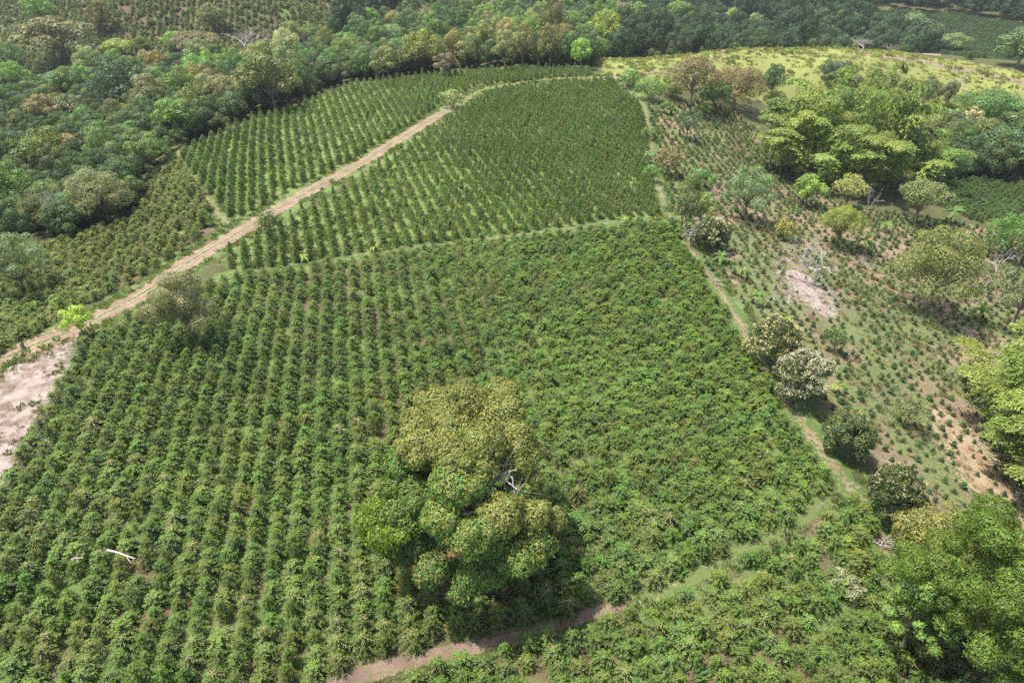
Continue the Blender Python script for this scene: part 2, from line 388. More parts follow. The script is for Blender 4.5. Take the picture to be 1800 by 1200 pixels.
# ------------------------------------------------------------------ trees
def grow_crown(rs, W, H, lobes, nleaf, leaf, flush=None, clear=.25, droop=.35, asp=.5, cols=None, inner=.12):
    """lobes: list of (x,y,z,r[,rgb multiplier]) in metres; returns an MB of leaf-sized faces spread through the lobes' outer volume"""
    mb = MB(); lc = np.array([l[:3] for l in lobes]); lr = np.array([l[3] for l in lobes])
    lcol = np.array([l[4] if len(l) > 4 else (1, 1, 1) for l in lobes], float)
    wts = lr**2; k = rs.choice(len(lobes), nleaf*2, p=wts/wts.sum())
    d = rs.normal(0, 1, (nleaf*2, 3)); d[:, 2] += .25; d /= np.linalg.norm(d, axis=1)[:, None]
    # lumpy surface: a few random directions of each lobe bulge
    rad = 1-np.abs(rs.normal(0, .13, nleaf*2))
    rad = np.where(rs.rand(nleaf*2) < inner, rs.uniform(.3, .9, nleaf*2), rad)
    bump = .2*np.sin(d[:, 0]*7+k*1.7)*np.sin(d[:, 1]*7+k*2.3)*np.sin(d[:, 2]*6+k)
    p = lc[k]+d*(lr[k]*(rad+bump))[:, None]*np.array((1, 1, .82))
    ok = np.ones(len(p), bool)
    for c, r in zip(lc, lr):
        ok &= (((p-c)/np.array((1, 1, .82)))**2).sum(1) > (r*.72)**2
    ok |= rs.rand(len(p)) < inner
    p, d, k = p[ok][:nleaf], d[ok][:nleaf], k[ok][:nleaf]; m = len(p)
    dirs = rs.normal(0, .7, (m, 3)); dirs -= (dirs*d).sum(1)[:, None]*d*.8; dirs += d*.15; dirs[:, 2] -= droop
    nrm = d+rs.normal(0, .33, (m, 3)); nrm[:, 2] += .2
    L = leaf*rs.uniform(.7, 1.3, m)
    c = lcol[k]*rs.uniform(.72, 1.28, (m, 1))*(1+rs.normal(0, .06, (m, 3)))
    if cols:
        for fr, rgb, up in cols:      # fraction of leaves with another colour, on upward / outward faces
            sel = (rs.rand(m) < fr) & (d[:, 2] > up)
            c[sel] = np.array(rgb)*rs.uniform(.75, 1.25, (sel.sum(), 1))
    mb.leaves(p, dirs, nrm, L, L*asp, c.clip(0, 6))
    return mb
def grow_trunk(rs, lobes, base_r, fork=.3, k=6, lean=(0, 0), maxl=14):
    mb = MB(); lobes = sorted(lobes, key=lambda l: -l[3])[:maxl]
    c = np.array([l[:3] for l in lobes]); top = c[:, 2].max()
    f = np.array((c[:, 0].mean()*.4+lean[0], c[:, 1].mean()*.4+lean[1], top*fork))
    mb.tube([(0, 0, -.4), f*np.array((.2, .2, .35)), f*np.array((.55, .6, .7)), f], [base_r*1.25, base_r, base_r*.85, base_r*.75], k=k)
    for q in c:
        m = f+(q-f)*.5+np.array((rs.normal(0, .2), rs.normal(0, .2), .12*np.linalg.norm(q-f)))
        mb.tube([f, f+(m-f)*.55+rs.normal(0, .12, 3), m, q], [base_r*.55, base_r*.42, base_r*.3, base_r*.1], k=5)
    return mb
def lobe_set(rs, W, H, kind):
    """lobes for a crown W wide on a tree H high"""
    R = W/2; out = []
    par = {'round': (18, .42, .49, .28, 1.), 'tall': (16, .36, .58, .30, .8), 'spread': (20, .40, .40, .27, 1.25), 'dense': (26, .40, .52, .27, 1.), 'loose': (15, .44, .5, .24, 1.),
           'shrub': (11, .40, .5, .34, 1.), 'clumpy': (80, .46, .48, .15, 1.)}[kind]
    n, rr, vh, lr, sq = par
    zc = H*(1-vh*.95) if kind != 'shrub' else H*.5
    hh = H*vh if kind != 'shrub' else H*.5
    for i in range(n):
        t = (i+.5)/n; u = 1-1.35*t*(.95 if kind != 'spread' else .75)
        az = i*2.4+rs.uniform(-.6, .6); rho = math.sqrt(max(0, 1-u*u))
        if rs.rand() < .1: continue
        j = rs.uniform(.68, 1.18)
        r = R*lr*rs.uniform(.65, 1.45)
        x = (R-r*.8)*rho*cos(az)*j; y = (R-r*.8)*rho*sin(az)*j
        z = zc+(hh-r*.8)*u*rs.uniform(.85, 1.05)
        m = rs.uniform(.85, 1.15)
        out.append((x, y, max(z, r*.5), r, (m, m*rs.uniform(.96, 1.04), m)))
    out.append((0, 0, zc+hh*.15, R*.5, (.9, .9, .9)))
    return out
PROTO = {}
def proto(kind, var, leafs=3400, leaf=.42, W=8., H=9., cols=None, key=None):
    k = (key or kind, var)
    if k not in PROTO:
        rs = np.random.RandomState(hash((len(kind)*131+ord(kind[0])*7+ord(kind[-1]))*17+var*31+(len(key)*977 if key else 0)) % 2**31)
        lb = lobe_set(rs, W, H, kind)
        PROTO[k] = (grow_crown(rs, W, H, lb, leafs, leaf, cols=cols, inner=.3 if kind == 'loose' else .12).mesh(kind+'_crown', M_leaf), grow_trunk(rs, lb, .22 if kind != 'shrub' else .08, .32).mesh(kind+'_trunk', M_bark), W, H)
    return PROTO[k]
def solve_height(b, ty, W):
    H = 3.
    lo, hi = .3, 40.
    for _ in range(30):
        H = (lo+hi)/2
        # top of a rounded crown as seen from the camera
        y = min(project((b[0], b[1]+W*.3*s, b[2]+H*(1-.16*s)))[1] for s in (0, .5, 1))
        if y > ty: lo = H
        else: hi = H
    return H
NTREE = [0]
GAIN = 2.2
def tree(bx, by, w, ty, kind, tint, label, cat='tree', group=None, near=False, name=None, cols=None, key=None, var=None, leaf=None, leafs=None, hmin=.55):
    tint = (max(tint[0], .6*tint[1])*GAIN, tint[1]*GAIN, tint[2]*GAIN*.78); b = at(bx, by); u, v, dep = project(b); W = w*dep/F
    H = max(solve_height(b, ty, W), hmin*W)
    NTREE[0] += 1; i = NTREE[0]
    t = thing(name or (kind_name.get(kind, 'tree')), label, cat, b, 0, None, group)
    if near:
        rs = np.random.RandomState(100+i); lb = lobe_set(rs, W, H, kind)
        lf = leaf or max(.16, dep*.0031)
        nl = leafs or int(min(16000, 3.2*W*W*(.6+.4*H/W)/(lf*lf*.5)))
        link('crown', grow_crown(rs, W, H, lb, nl, lf, cols=cols, inner=.32 if kind == 'loose' else .12).mesh(kind+'_crown', M_leaf), t, color=tint)
        link('trunk', grow_trunk(rs, lb, max(.05, W*.028)).mesh(kind+'_trunk', M_bark), t)
    else:
        cr, tr, w0, h0 = proto(kind, i % 4 if var is None else var, cols=cols, key=key)
        t.scale = (W/w0, W/w0, H/h0); t.rotation_euler = (0, 0, (i*2.4) % 6.28)
        link('crown', cr, t, color=tint); link('trunk', tr, t)
    return t
kind_name = {'shrub': 'shrub', 'round': 'round_tree', 'tall': 'tall_tree', 'spread': 'spreading_tree', 'dense': 'dense_tree', 'loose': 'loose_tree', 'clumpy': 'leafy_tree'}

# colour families (leaf albedo)
DKG = (.043, .069, .026); BLG = (.050, .076, .034); MID = (.056, .092, .032); OLV = (.080, .096, .038); BRN = (.090, .084, .050); GRY = (.100, .118, .066)
BRT = (.068, .120, .034); YGR = (.135, .170, .040); PGR = (.085, .125, .060)
BLOS = [(.5, (1.75, 1.6, 1.5), .2)]
RUST = [(.35, (2.2, 1.0, 1.0), .2)]

# ---- dead trees
def bare_tree(rs, H, W, levels=5, r0=.16, spread=.62, twig=2):
    mb = MB()
    def br(p, d, L, r, lv):
        m = p+d*L*.5+rs.normal(0, .04*L, 3); e = p+d*L+rs.normal(0, .05*L, 3)
        mb.tube([p, m, e], [r, r*.82, r*.62], k=4 if lv < 3 else 3)
        if lv >= levels: return
        nb = 3 if lv in (0, 1) else 2+(rs.rand() < .4)
        for i in range(nb):
            nd = d*.75+rs.normal(0, spread, 3)*np.array((1.15, 1.15, .7)); nd[2] += .12; nd /= np.linalg.norm(nd)
            br(e if i or lv == 0 else m, nd, L*rs.uniform(.62, .86), r*.6, lv+1)
    br(np.array((0, 0, -.3)), np.array((rs.normal(0, .12), rs.normal(0, .12), 1.)), H*.3, r0, 0)
    v = np.concatenate(mb.v); s = np.array((W/max(1e-3, np.ptp(v[:, 0])), W/max(1e-3, np.ptp(v[:, 1])), H/max(1e-3, v[:, 2].max())))
    mb.v = [a*s for a in mb.v]
    return mb
def dead_tree(bx, by, w, ty, label, levels=5, col=(1, 1, 1), name='dead_tree', r0=.13, spread=.62):
    b = at(bx, by); dep = project(b)[2]; W = w*dep/F; H = max(.6, solve_height(b, ty, W*.6))
    NTREE[0] += 1; rs = np.random.RandomState(NTREE[0]*3+1)
    mb = bare_tree(rs, H, W, levels, r0, spread); mb.c = [c*np.array(col) for c in mb.c]
    o = link(name, mb.mesh(name, M_dead), None, b); return tag(o, label, 'dead tree')

# ---- banana plants
def banana(bx, by, w, ty, tint, label, group=None):
    w *= .82; b = at(bx, by); dep = project(b)[2]; W = w*dep/F; H = max(.7, solve_height(b, ty, W*.4))
    NTREE[0] += 1; rs = np.random.RandomState(NTREE[0]+900)
    st, lf = MB(), MB(); st.tube([(0, 0, -.2), (0, 0, H*.3), (.04, 0, H*.55)], [.16*H/3, .13*H/3, .08*H/3], k=6)
    for i in range(10):
        az = i*2.4+rs.uniform(-.3, .3); s = np.linspace(0, 1, 8); L = W*.56*rs.uniform(.8, 1.1); up = rs.uniform(.25, .75)
        x = L*s; z = H*.5+H*(up*s*1.1-.75*s*s*(1-.3*up)); wd = W*.085*np.sin(pi*np.clip(s*.93+.06, 0, 1))**.6
        ctr = np.stack([x*cos(az), x*sin(az), z], 1); sd = np.array((-sin(az), cos(az), 0))
        a = ctr+sd*wd[:, None]+np.array((0, 0, -.25))*wd[:, None]; c = ctr-sd*wd[:, None]+np.array((0, 0, -.25))*wd[:, None]
        v = np.concatenate([a, ctr, c]); f = [(j, j+1, 8+j+1, 8+j) for j in range(7)]+[(8+j, 8+j+1, 16+j+1, 16+j) for j in range(7)]
        m = rs.uniform(.75, 1.25); lf.add(v, f, (m, m, m))
    t = thing('banana_plant', label, 'banana plant', b, 0, None, group)
    link('leaves', lf.mesh('banana_leaves', M_leaf), t, color=tint); link('stem', st.mesh('banana_stem', M_culm), t)
    return t

# ---- bamboo
def culm_variant(rs, H, R, nb=84, leaf=.5, low=.2):
    cu, pl = MB(), MB()
    s = np.linspace(0, 1, 14); x = R*s**2.1; z = H*(1.42*s-.62*s**3.3); y = rs.normal(0, .3)*s**2
    path = np.stack([x, y, z], 1); cu.tube(path, np.linspace(.075, .015, 14), k=5)
    p, d, nm, L, C = [], [], [], [], []
    for i in range(nb):
        t = low+(1-low)*(i+.5)/nb; c = np.array([np.interp(t, s, path[:, j]) for j in range(3)])
        tg = np.array([np.interp(min(1, t+.05), s, path[:, j]) for j in range(3)])-np.array([np.interp(t-.05, s, path[:, j]) for j in range(3)]); tg /= np.linalg.norm(tg)
        az = i*2.4+rs.uniform(-.6, .6); w_ = (t-low)/(1-low); ln = (.4+2.1*math.sin(pi*min(1, w_*.82+.18))**1.2)*rs.uniform(.7, 1.15)
        rd = np.array((cos(az), sin(az), .3))+tg*.5
        for k in range(15):
            u = (k+1)/15
            q_ = c+rd*ln*u+np.array((0, 0, -.8*ln*u*u))
            for m in range(2):
                p.append(q_+rs.normal(0, .17, 3)); dd = rd*.7+rs.normal(0, .4, 3); dd[2] -= .65+.5*u; d.append(dd); nm.append(rs.normal(0, .45, 3)+np.array((rd[0]*.3, rd[1]*.3, 1)))
                L.append(leaf*rs.uniform(.7, 1.3)); b = rs.uniform(.84, 1.16); C.append(np.array((1, 1, 1))*b*(1.15 if u > .7 and rs.rand() < .5 else .95))
    p, d, nm, L, C = map(np.array, (p, d, nm, L, C))
    pl.leaves(p, d, nm, L, L*.34, C)
    return cu.mesh('bamboo_culm', M_culm), pl.mesh('bamboo_plume', M_leaf)
def bamboo(cpx, cpy, rx, ry, n, H, R, tint, label, nv=7, seed=1, leaf=.62, rot=0., name='bamboo_clump'):
    b = at(cpx, cpy); rs = np.random.RandomState(seed)
    t = thing(name, label, 'bamboo', b)
    vs = [culm_variant(rs, H*rs.uniform(.82, 1.08), R*rs.uniform(.6, 1.15), leaf=leaf) for _ in range(nv)]
    for i in range(n):
        rho = math.sqrt((i+.5)/n); az = i*2.39996
        x, y = rx*rho*cos(az)+rs.normal(0, .4), ry*rho*sin(az)+rs.normal(0, .4)
        x, y = x*cos(rot)-y*sin(rot), x*sin(rot)+y*cos(rot)
        cu, pl = vs[i % nv]
        a = math.atan2(y/ry, x/rx)+rs.normal(0, .75)
        h = (1.06-.6*rho**2.2)*rs.uniform(.78, 1.1); lean = (.4+.7*rho)*rs.uniform(.7, 1.25)
        c = link('culm', cu, t, (x, y, float(zt(b[0]+x, b[1]+y))-b[2]-.1), a, (lean, 1, h))
        m = rs.uniform(.82, 1.2); link('plume', pl, c, color=(tint[0]*m*rs.uniform(.93, 1.08), tint[1]*m, tint[2]*m))
    return t
# ------------------------------------------------------------------ the big tree in the middle of the field
def big_tree(name, label, base_px, lobes_px, R, ztop, tint, cols, leaf, nleaf, rs, dead=None):
    b = at(*base_px); lb = []
    for px, py, rpx, rgb, dz in lobes_px:
        z = ztop*.8
        for _ in range(8):
            q = plane_pt(px, py, b[2]+z); r = math.hypot(q[0]-b[0], q[1]-b[1])
            z = max(1.6, ztop*(1-.45*(min(1.2, r/R))**2)+dz)
        dep = project(q)[2]
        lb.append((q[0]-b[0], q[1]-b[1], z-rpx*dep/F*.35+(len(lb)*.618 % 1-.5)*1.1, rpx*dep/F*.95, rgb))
    sub = []
    for (x_, y_, z_, r_, c_) in lb:
        for _ in range(4):
            d_ = rs.normal(0, 1, 3); d_[2] = abs(d_[2])*.8; d_ /= np.linalg.norm(d_); m_ = rs.uniform(.86, 1.14)
            sub.append((x_+d_[0]*r_*.78, y_+d_[1]*r_*.78, z_+d_[2]*r_*.66, r_*rs.uniform(.32, .52), tuple(np.array(c_)*m_)))
    t = thing(name, label, 'tree', b)
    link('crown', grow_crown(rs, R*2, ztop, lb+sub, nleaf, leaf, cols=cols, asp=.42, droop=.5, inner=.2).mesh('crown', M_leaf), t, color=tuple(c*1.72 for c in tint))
    link('trunk', grow_trunk(rs, lb, .42, .22, maxl=20).mesh('trunk', M_bark), t)
    return t, lb, b
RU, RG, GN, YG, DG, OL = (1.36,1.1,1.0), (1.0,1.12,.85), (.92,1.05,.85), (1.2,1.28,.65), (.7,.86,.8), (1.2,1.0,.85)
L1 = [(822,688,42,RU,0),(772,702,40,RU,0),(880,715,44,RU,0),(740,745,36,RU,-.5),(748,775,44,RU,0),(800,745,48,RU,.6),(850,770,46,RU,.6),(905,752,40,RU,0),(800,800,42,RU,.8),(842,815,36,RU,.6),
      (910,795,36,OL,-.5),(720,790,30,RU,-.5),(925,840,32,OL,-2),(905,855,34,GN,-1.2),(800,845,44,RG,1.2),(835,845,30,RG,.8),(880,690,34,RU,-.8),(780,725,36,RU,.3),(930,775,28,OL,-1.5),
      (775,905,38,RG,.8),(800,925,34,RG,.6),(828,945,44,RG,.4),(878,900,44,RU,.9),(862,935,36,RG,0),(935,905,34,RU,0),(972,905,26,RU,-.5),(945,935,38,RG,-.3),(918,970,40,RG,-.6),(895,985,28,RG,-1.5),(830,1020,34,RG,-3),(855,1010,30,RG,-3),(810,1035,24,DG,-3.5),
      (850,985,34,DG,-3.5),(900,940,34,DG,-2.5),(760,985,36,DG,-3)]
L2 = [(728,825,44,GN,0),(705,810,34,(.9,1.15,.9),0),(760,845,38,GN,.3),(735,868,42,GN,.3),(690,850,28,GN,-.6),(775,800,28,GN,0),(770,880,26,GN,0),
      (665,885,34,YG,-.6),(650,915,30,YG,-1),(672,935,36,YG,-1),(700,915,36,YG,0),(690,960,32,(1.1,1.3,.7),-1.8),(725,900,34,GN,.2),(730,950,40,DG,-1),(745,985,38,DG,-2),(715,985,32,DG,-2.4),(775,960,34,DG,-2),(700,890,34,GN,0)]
bt, lb1, bb1 = big_tree('broadleaf_tree', 'largest tree in the coffee field, its wide crown flushed rust orange', (822,925), L1, 11.5, 13.5, (.074,.110,.034), [(.24, (2.1,1.15,1.1), .15), (.08, (1.8,1.4,1.0), -.2)], .23, 115000, np.random.RandomState(21))
bt2, lb2, bb2 = big_tree('broadleaf_tree', 'bright green tree against the left side of the rust flushed tree', (738,945), L2, 7.5, 11, (.072,.108,.030), [(.05, (2.2,1.5,.9), .1)], .25, 42000, np.random.RandomState(22))
# dead white limbs showing in the gap of its crown
rsd = np.random.RandomState(5); mbd = MB()
def pl3(px, py, z): q = plane_pt(px, py, bb1[2]+z+.5); return q-bb1
for a, c_, e, r in (((858,862,9.),(880,830,10.5),(908,826,11.2),.07),((862,842,9.6),(890,845,10.4),(912,862,10),.055),((880,830,10.5),(900,838,10.6),(904,868,9.6),.045),((840,900,8.8),(880,868,9.5),(902,880,9.6),.05),((870,826,10.4),(872,818,11),(895,816,11.4),.04),((815,905,8.5),(838,898,9.6),(858,888,10.2),.12),((880,830,10.5),(886,850,10),(893,872,9.4),.03)):
    P_ = np.array([pl3(*a), pl3(*c_), pl3(*e)]); mbd.tube(P_, [r*1.3, r, r*.5], (.85,.83,.82), 5)
    for s_ in range(5):
        q0 = P_[1]+(P_[2]-P_[1])*rsd.rand(); q1 = q0+rsd.normal(0, .7, 3); mbd.tube([q0, (q0+q1)/2+rsd.normal(0, .08, 3), q1], [r*.5, r*.35, r*.15], (.8,.78,.77), 4)
link('dead_branches', mbd.mesh('dead_branches', M_dead), bt)
mbd = MB()
def pl3(px, py, z): return plane_pt(px, py, bb2[2]+z+1.2)-bb2
for a, c_, e, r in (((668,880,6.6),(690,895,7.4),(712,915,7),.05),((672,892,6.6),(696,900,7.4),(705,925,6.6),.035)):
    P_ = np.array([pl3(*a), pl3(*c_), pl3(*e)]); mbd.tube(P_, [r*1.3, r, r*.5], (.85,.83,.82), 5)
    for s_ in range(5):
        q0 = P_[1]+(P_[2]-P_[1])*rsd.rand(); q1 = q0+rsd.normal(0, .7, 3); mbd.tube([q0, (q0+q1)/2+rsd.normal(0, .08, 3), q1], [r*.5, r*.35, r*.15], (.8,.78,.77), 4)
link('dead_branches', mbd.mesh('dead_branches', M_dead), bt2)

# ------------------------------------------------------------------ right hand slope
T = tree
def nt_(bx, by, w, ty, kind, tint, label, **k): return tree(bx, by, w, ty, kind, tint, label, near=True, **k)
def loquat(bx, by, w, ty, label, flowers, tint=(.050, .068, .028), fc=(.52, .47, .30)):
    b = at(bx, by); dep = project(b)[2]; W_ = w*dep/F; H = max(solve_height(b, ty, W_), .7*W_); NTREE[0] += 1; rs = np.random.RandomState(NTREE[0])
    lb = lobe_set(rs, W_, H, 'dense'); lb = [(a*1., c*1., max(r*.6, d*.92-.1*H), r, m) for a, c, d, r, m in lb]
    t = thing('loquat_tree', label, 'tree', b)
    link('crown', grow_crown(rs, W_, H, lb, 9000, .30, asp=.34, droop=.1, cols=[(.25, (1.9, 1.75, 1.0), .1)]).mesh('loquat_crown', M_leaf), t, color=tuple(c*1.35 for c in tint))
    link('trunk', grow_trunk(rs, lb, .12).mesh('loquat_trunk', M_bark), t)
    if flowers:
        fl = MB(); k = rs.randint(0, len(lb), flowers); d = rs.normal(0, 1, (flowers, 3)); d[:, 2] = np.abs(d[:, 2])*.9+.05; d /= np.linalg.norm(d, axis=1)[:, None]
        c = np.array([lb[i][:3] for i in k])+d*np.array([lb[i][3] for i in k])[:, None]*1.02
        cc = np.repeat(c, 9, 0)+rs.normal(0, .09, (flowers*9, 3)); dd = rs.normal(0, 1, (len(cc), 3))+np.repeat(d, 9, 0)
        fl.leaves(cc, dd, rs.normal(0, 1, (len(cc), 3)), .17, .12, np.array(fc)[None]*rs.uniform(.7, 1.25, (len(cc), 1)))
        link('blossoms', fl.mesh('loquat_blossoms', M_leaf), t)
    return t
nt_(1682,1190,320,900,'clumpy',(.043,.070,.016),'huge bright green tree filling the bottom right corner',leaf=.18,leafs=90000,cols=[(.2,(1.45,1.4,.9),.2),(.1,(1.5,.95,1.0),-.2)],name='leafy_tree')
nt_(1655,1010,200,895,'clumpy',(.098,.108,.040),'dull olive tree with brown tinge behind the huge corner tree',leaf=.22,leafs=20000,cols=[(.22,(1.5,1.05,1.0),.1)],name='leafy_tree')
nt_(1580,1150,120,985,'clumpy',(.078,.112,.034),'olive lobe-crowned tree on the left side of the huge corner tree',leaf=.22,leafs=12000,cols=[(.15,(1.6,1.3,.9),.1)],name='leafy_tree')
loquat(1556,905,92,806,'dark loquat tree with tan new shoots, nearest the footpath junction',100,fc=(.40,.36,.20))
loquat(1480,795,84,712,'dark loquat tree with ochre shoots beside the bare reddish path',70,fc=(.34,.31,.13))
loquat(1402,702,96,606,'loquat tree covered all over in cream white blossom',620,fc=(.5,.47,.35))
loquat(1352,640,92,547,'dark loquat tree with sparse yellowish blossom, just above the cream one',260,fc=(.50,.46,.22))
loquat(1244,436,70,372,'dark loquat with cream buds beside the bare pale sapling by the path bend',190,fc=(.6,.54,.40))
nt_(1197,406,66,308,'tall',(.056,.084,.036),'tall dark green tree at the bend of the edge path',cols=[(.2,(1.6,1.0,.9),.2)])
nt_(1228,398,62,335,'loose',(.108,.122,.052),'loose olive tree right of the tall dark one at the path bend')
dead_tree(1208,436,52,388,'small bare pale sapling between path bend and dark loquat',5,(1.05,1.03,1.0),'bare_sapling',.06)
nt_(1307,385,84,293,'dense',(.066,.100,.056),'round dense grey green tree alone on the right slope',leaf=.28,cols=[(.3,(1.35,1.3,1.35),.3)])
nt_(1376,418,46,383,'shrub',(.085,.092,.034),'small yellow tipped bush below the round grey green tree',cols=[(.35,(1.7,1.35,.8),.2)],name='bush')
nt_(1470,432,84,366,'spread',(.112,.132,.036),'wide low olive dome shaped tree in the middle of the slope',leaf=.22,hmin=.6)
nt_(1628,546,150,404,'dense',(.070,.086,.036),'broad dark olive tree casting shade low on the right slope',leaf=.3,leafs=15000,cols=[(.07,(1.7,1.35,.6),.2),(.15,(1.2,.9,1.1),0)])
nt_(1768,455,96,380,'dense',(.050,.098,.028),'dark green rounded tree at the right edge above the bare tree')
nt_(1776,575,110,450,'loose',(.074,.092,.048),'thin leaning grey green tree at the right edge above the bamboo')
nt_(1465,618,40,577,'shrub',(.052,.086,.036),'lone dark green bush among the young coffee',name='bush')
nt_(1588,745,66,695,'loose',(.085,.100,.050),'scruffy half bare bush left of the right hand bamboo',name='bush',leafs=1300)
dead_tree(1432,502,98,420,'large bare pale grey tree above the pink soil patch',6,(1.,.97,.95),r0=.15)
dead_tree(1376,548,62,484,'small bare pale tree on the lower left of the pink soil patch',6,(1.03,1.,.97),r0=.08)
dead_tree(1522,480,40,444,'small grey leafless bush right of the large bare tree',7,(.85,.8,.82),'leafless_bush',.05)
dead_tree(1727,512,88,436,'bare grey tree near the right edge beside the dark olive tree',6,(.92,.88,.9),r0=.13)
dead_tree(1519,392,26,318,'thin bare sapling standing in front of the big bamboo',4,(1.,.97,.93),'bare_sapling',.11,.4)
nt_(1415,362,60,305,'loose',(.110,.160,.050),'airy light green tree in front of the big bamboo, left one',leafs=2600)
nt_(1483,372,64,308,'spread',(.118,.135,.056),'flat topped olive tree in front of the big bamboo, beside the thin sapling')
nt_(1608,392,92,318,'spread',(.082,.110,.052),'grey green umbrella tree at the right foot of the big bamboo',cols=[(.25,(1.4,1.0,1.1),.2)])
nt_(1503,378,24,360,'shrub',(.055,.095,.07),'small blue green bush below the flat topped olive tree',name='bush')
for i,(bx,by,w,ty,lb_) in enumerate([(1514,445,46,402,'banana plant right of the wide olive dome tree'),(1668,392,48,352,'banana plant right of the grey green umbrella tree'),(1700,465,44,425,'bright banana plant between broad olive tree and right edge bare tree'),
    (1265,462,36,440,'banana plant right of the edge path below the loquat with cream buds'),(1302,488,32,462,'banana plant left of the pink soil patch, upper one'),(1330,535,36,508,'banana plant left of the pink soil patch, lower one'),(1382,570,26,548,'tiny yellow green banana plant under the small bare tree'),
    (1470,690,30,668,'small banana plant right of the cream blossom loquat'),(1500,880,34,860,'young banana plant above the loquat at the junction'),(1578,480,34,458,'banana plant left of the broad dark olive tree'),(1720,560,40,530,'banana plant left of the thin leaning tree'),(1558,405,28,388,'small banana plant below the thin bare sapling'),
    (1480,665,22,650,'tiny banana plant above the small one by the cream loquat')]):
    if i in (8, 12): continue
    banana(bx, by, w, ty, (.115,.19,.045) if i not in (2,6,7) else (.19,.27,.05), lb_, 'banana plants on the right slope')
for bx,by,w,ty,lb_ in [(660,442,24,424,'yellow green banana plant on the mid field footpath, right one'),(536,460,24,443,'yellow green banana plant on the mid field footpath, left one'),(1100,392,20,379,'yellow green banana plant at the right end of the mid field footpath')]:
    banana(bx, by, w, ty, (.24,.31,.06), lb_, 'banana plants on the mid field footpath')
# along the edge path, upper part
nt_(1206,246,50,188,'loose',(.072,.098,.058),'slim grey green tree right of the upper edge path')
nt_(1172,308,62,255,'shrub',(.098,.095,.058),'brownish bush with bare red soil under it by the edge path',name='bush',cols=[(.3,(1.5,1.1,1.2),.2)])
nt_(1144,288,30,262,'shrub',(.100,.135,.080),'pale grey bush on the edge path above the round green one',name='bush')
nt_(1146,320,34,290,'dense',(.052,.096,.036),'small round dark green bush on the edge path',name='bush')
nt_(1222,330,62,297,'loose',(.070,.120,.045),'low bright green bush right of the brownish bush',name='bush')
nt_(1140,245,26,222,'shrub',(.075,.13,.045),'small green bush at the top of the edge path',name='bush')
nt_(1105,152,46,122,'shrub',(.060,.105,.040),'green hedge bush at the top corner of the coffee field',name='bush')
nt_(1140,176,56,136,'shrub',(.064,.112,.042),'larger green hedge bush just below the top corner',name='bush')
T(1182,172,40,150,'shrub',DKG,'dark bush below the brown flushed tree',name='bush')
T(1213,190,88,96,'round',(.072,.074,.046),'tall dark brown flushed tree at the corner of the yellow hill',near=True,cols=[(.35,(1.6,1.0,1.2),.1)],leaf=.4)
T(1290,190,104,116,'round',(.098,.092,.056),'wide brown grey tree between the brown flushed tree and the bamboo',near=True,cols=[(.35,(1.4,1.1,1.2),.2)],leaf=.4)
T(1252,196,60,140,'dense',(.045,.078,.034),'dark green tree low between the two brown trees')
T(1355,175,44,112,'dense',(.036,.066,.040),'dark blue green tree left behind the bamboo top')
T(1172,200,30,178,'shrub',MID,'small green bush at the foot of the brown flushed tree',name='bush')
T(1235,208,30,180,'shrub',MID,'small green bush under the wide brown grey tree',name='bush')
T(1448,142,26,105,'tall',(.045,.07,.04),'slender dark tree on the yellow hill behind the bamboo')
T(1472,148,54,108,'dense',(.045,.075,.05),'dark green tree right of the slender one behind the bamboo')
T(1500,158,34,132,'shrub',(.055,.07,.045),'dark low bush behind the bamboo top',name='bush')
T(1558,165,66,136,'shrub',(.058,.068,.046),'wide dark low bush behind the right part of the bamboo',name='bush')
T(1630,180,40,140,'round',(.055,.075,.04),'dark tree right behind the bamboo')
T(1660,195,34,140,'round',(.07,.078,.045),'olive brown tree beside the pale bare one behind the bamboo')
dead_tree(1676,170,38,130,'pale bare tree on the yellow hill behind the bamboo',6,(.95,.88,.85),r0=.1)
nt_(1722,225,112,160,'spread',(.042,.094,.034),'wide fresh green tree right of the bamboo',leaf=.42)
T(1690,262,50,190,'round',(.142,.138,.095),'cream yellow flowering tree right of the bamboo',cols=BLOS,key='blos',var=1)
T(1712,285,60,205,'round',(.105,.12,.055),'olive tree with some cream flowers right of the bamboo')
T(1745,300,90,222,'dense',(.040,.078,.046),'dark blue green tree below the wide fresh green one')
T(1790,262,80,190,'round',(.085,.105,.05),'olive tree at the right edge below the yellow hill')
T(1800,312,70,240,'round',(.05,.085,.045),'dark tree at the right edge above the mature coffee')
T(1690,310,60,260,'dense',(.04,.085,.04),'dark green bushy tree at the right foot of the bamboo')
T(1660,318,70,262,'dense',(.04,.08,.04),'dark tree tucked behind the right end of the bamboo')
T(1740,250,54,205,'round',(.15,.145,.065),'pale yellow flowering tree between the green ones right of the bamboo')
bamboo(1482,316,17.5,11.5,98,23.,6.2,(.205,.275,.066),'huge clump of yellow green bamboo with drooping plumes, upper right',8,1,.5)
bamboo(1815,815,4.4,8.,42,17.,6.,(.185,.25,.055),'yellow green bamboo clump at the right edge of the picture',6,2,.42)

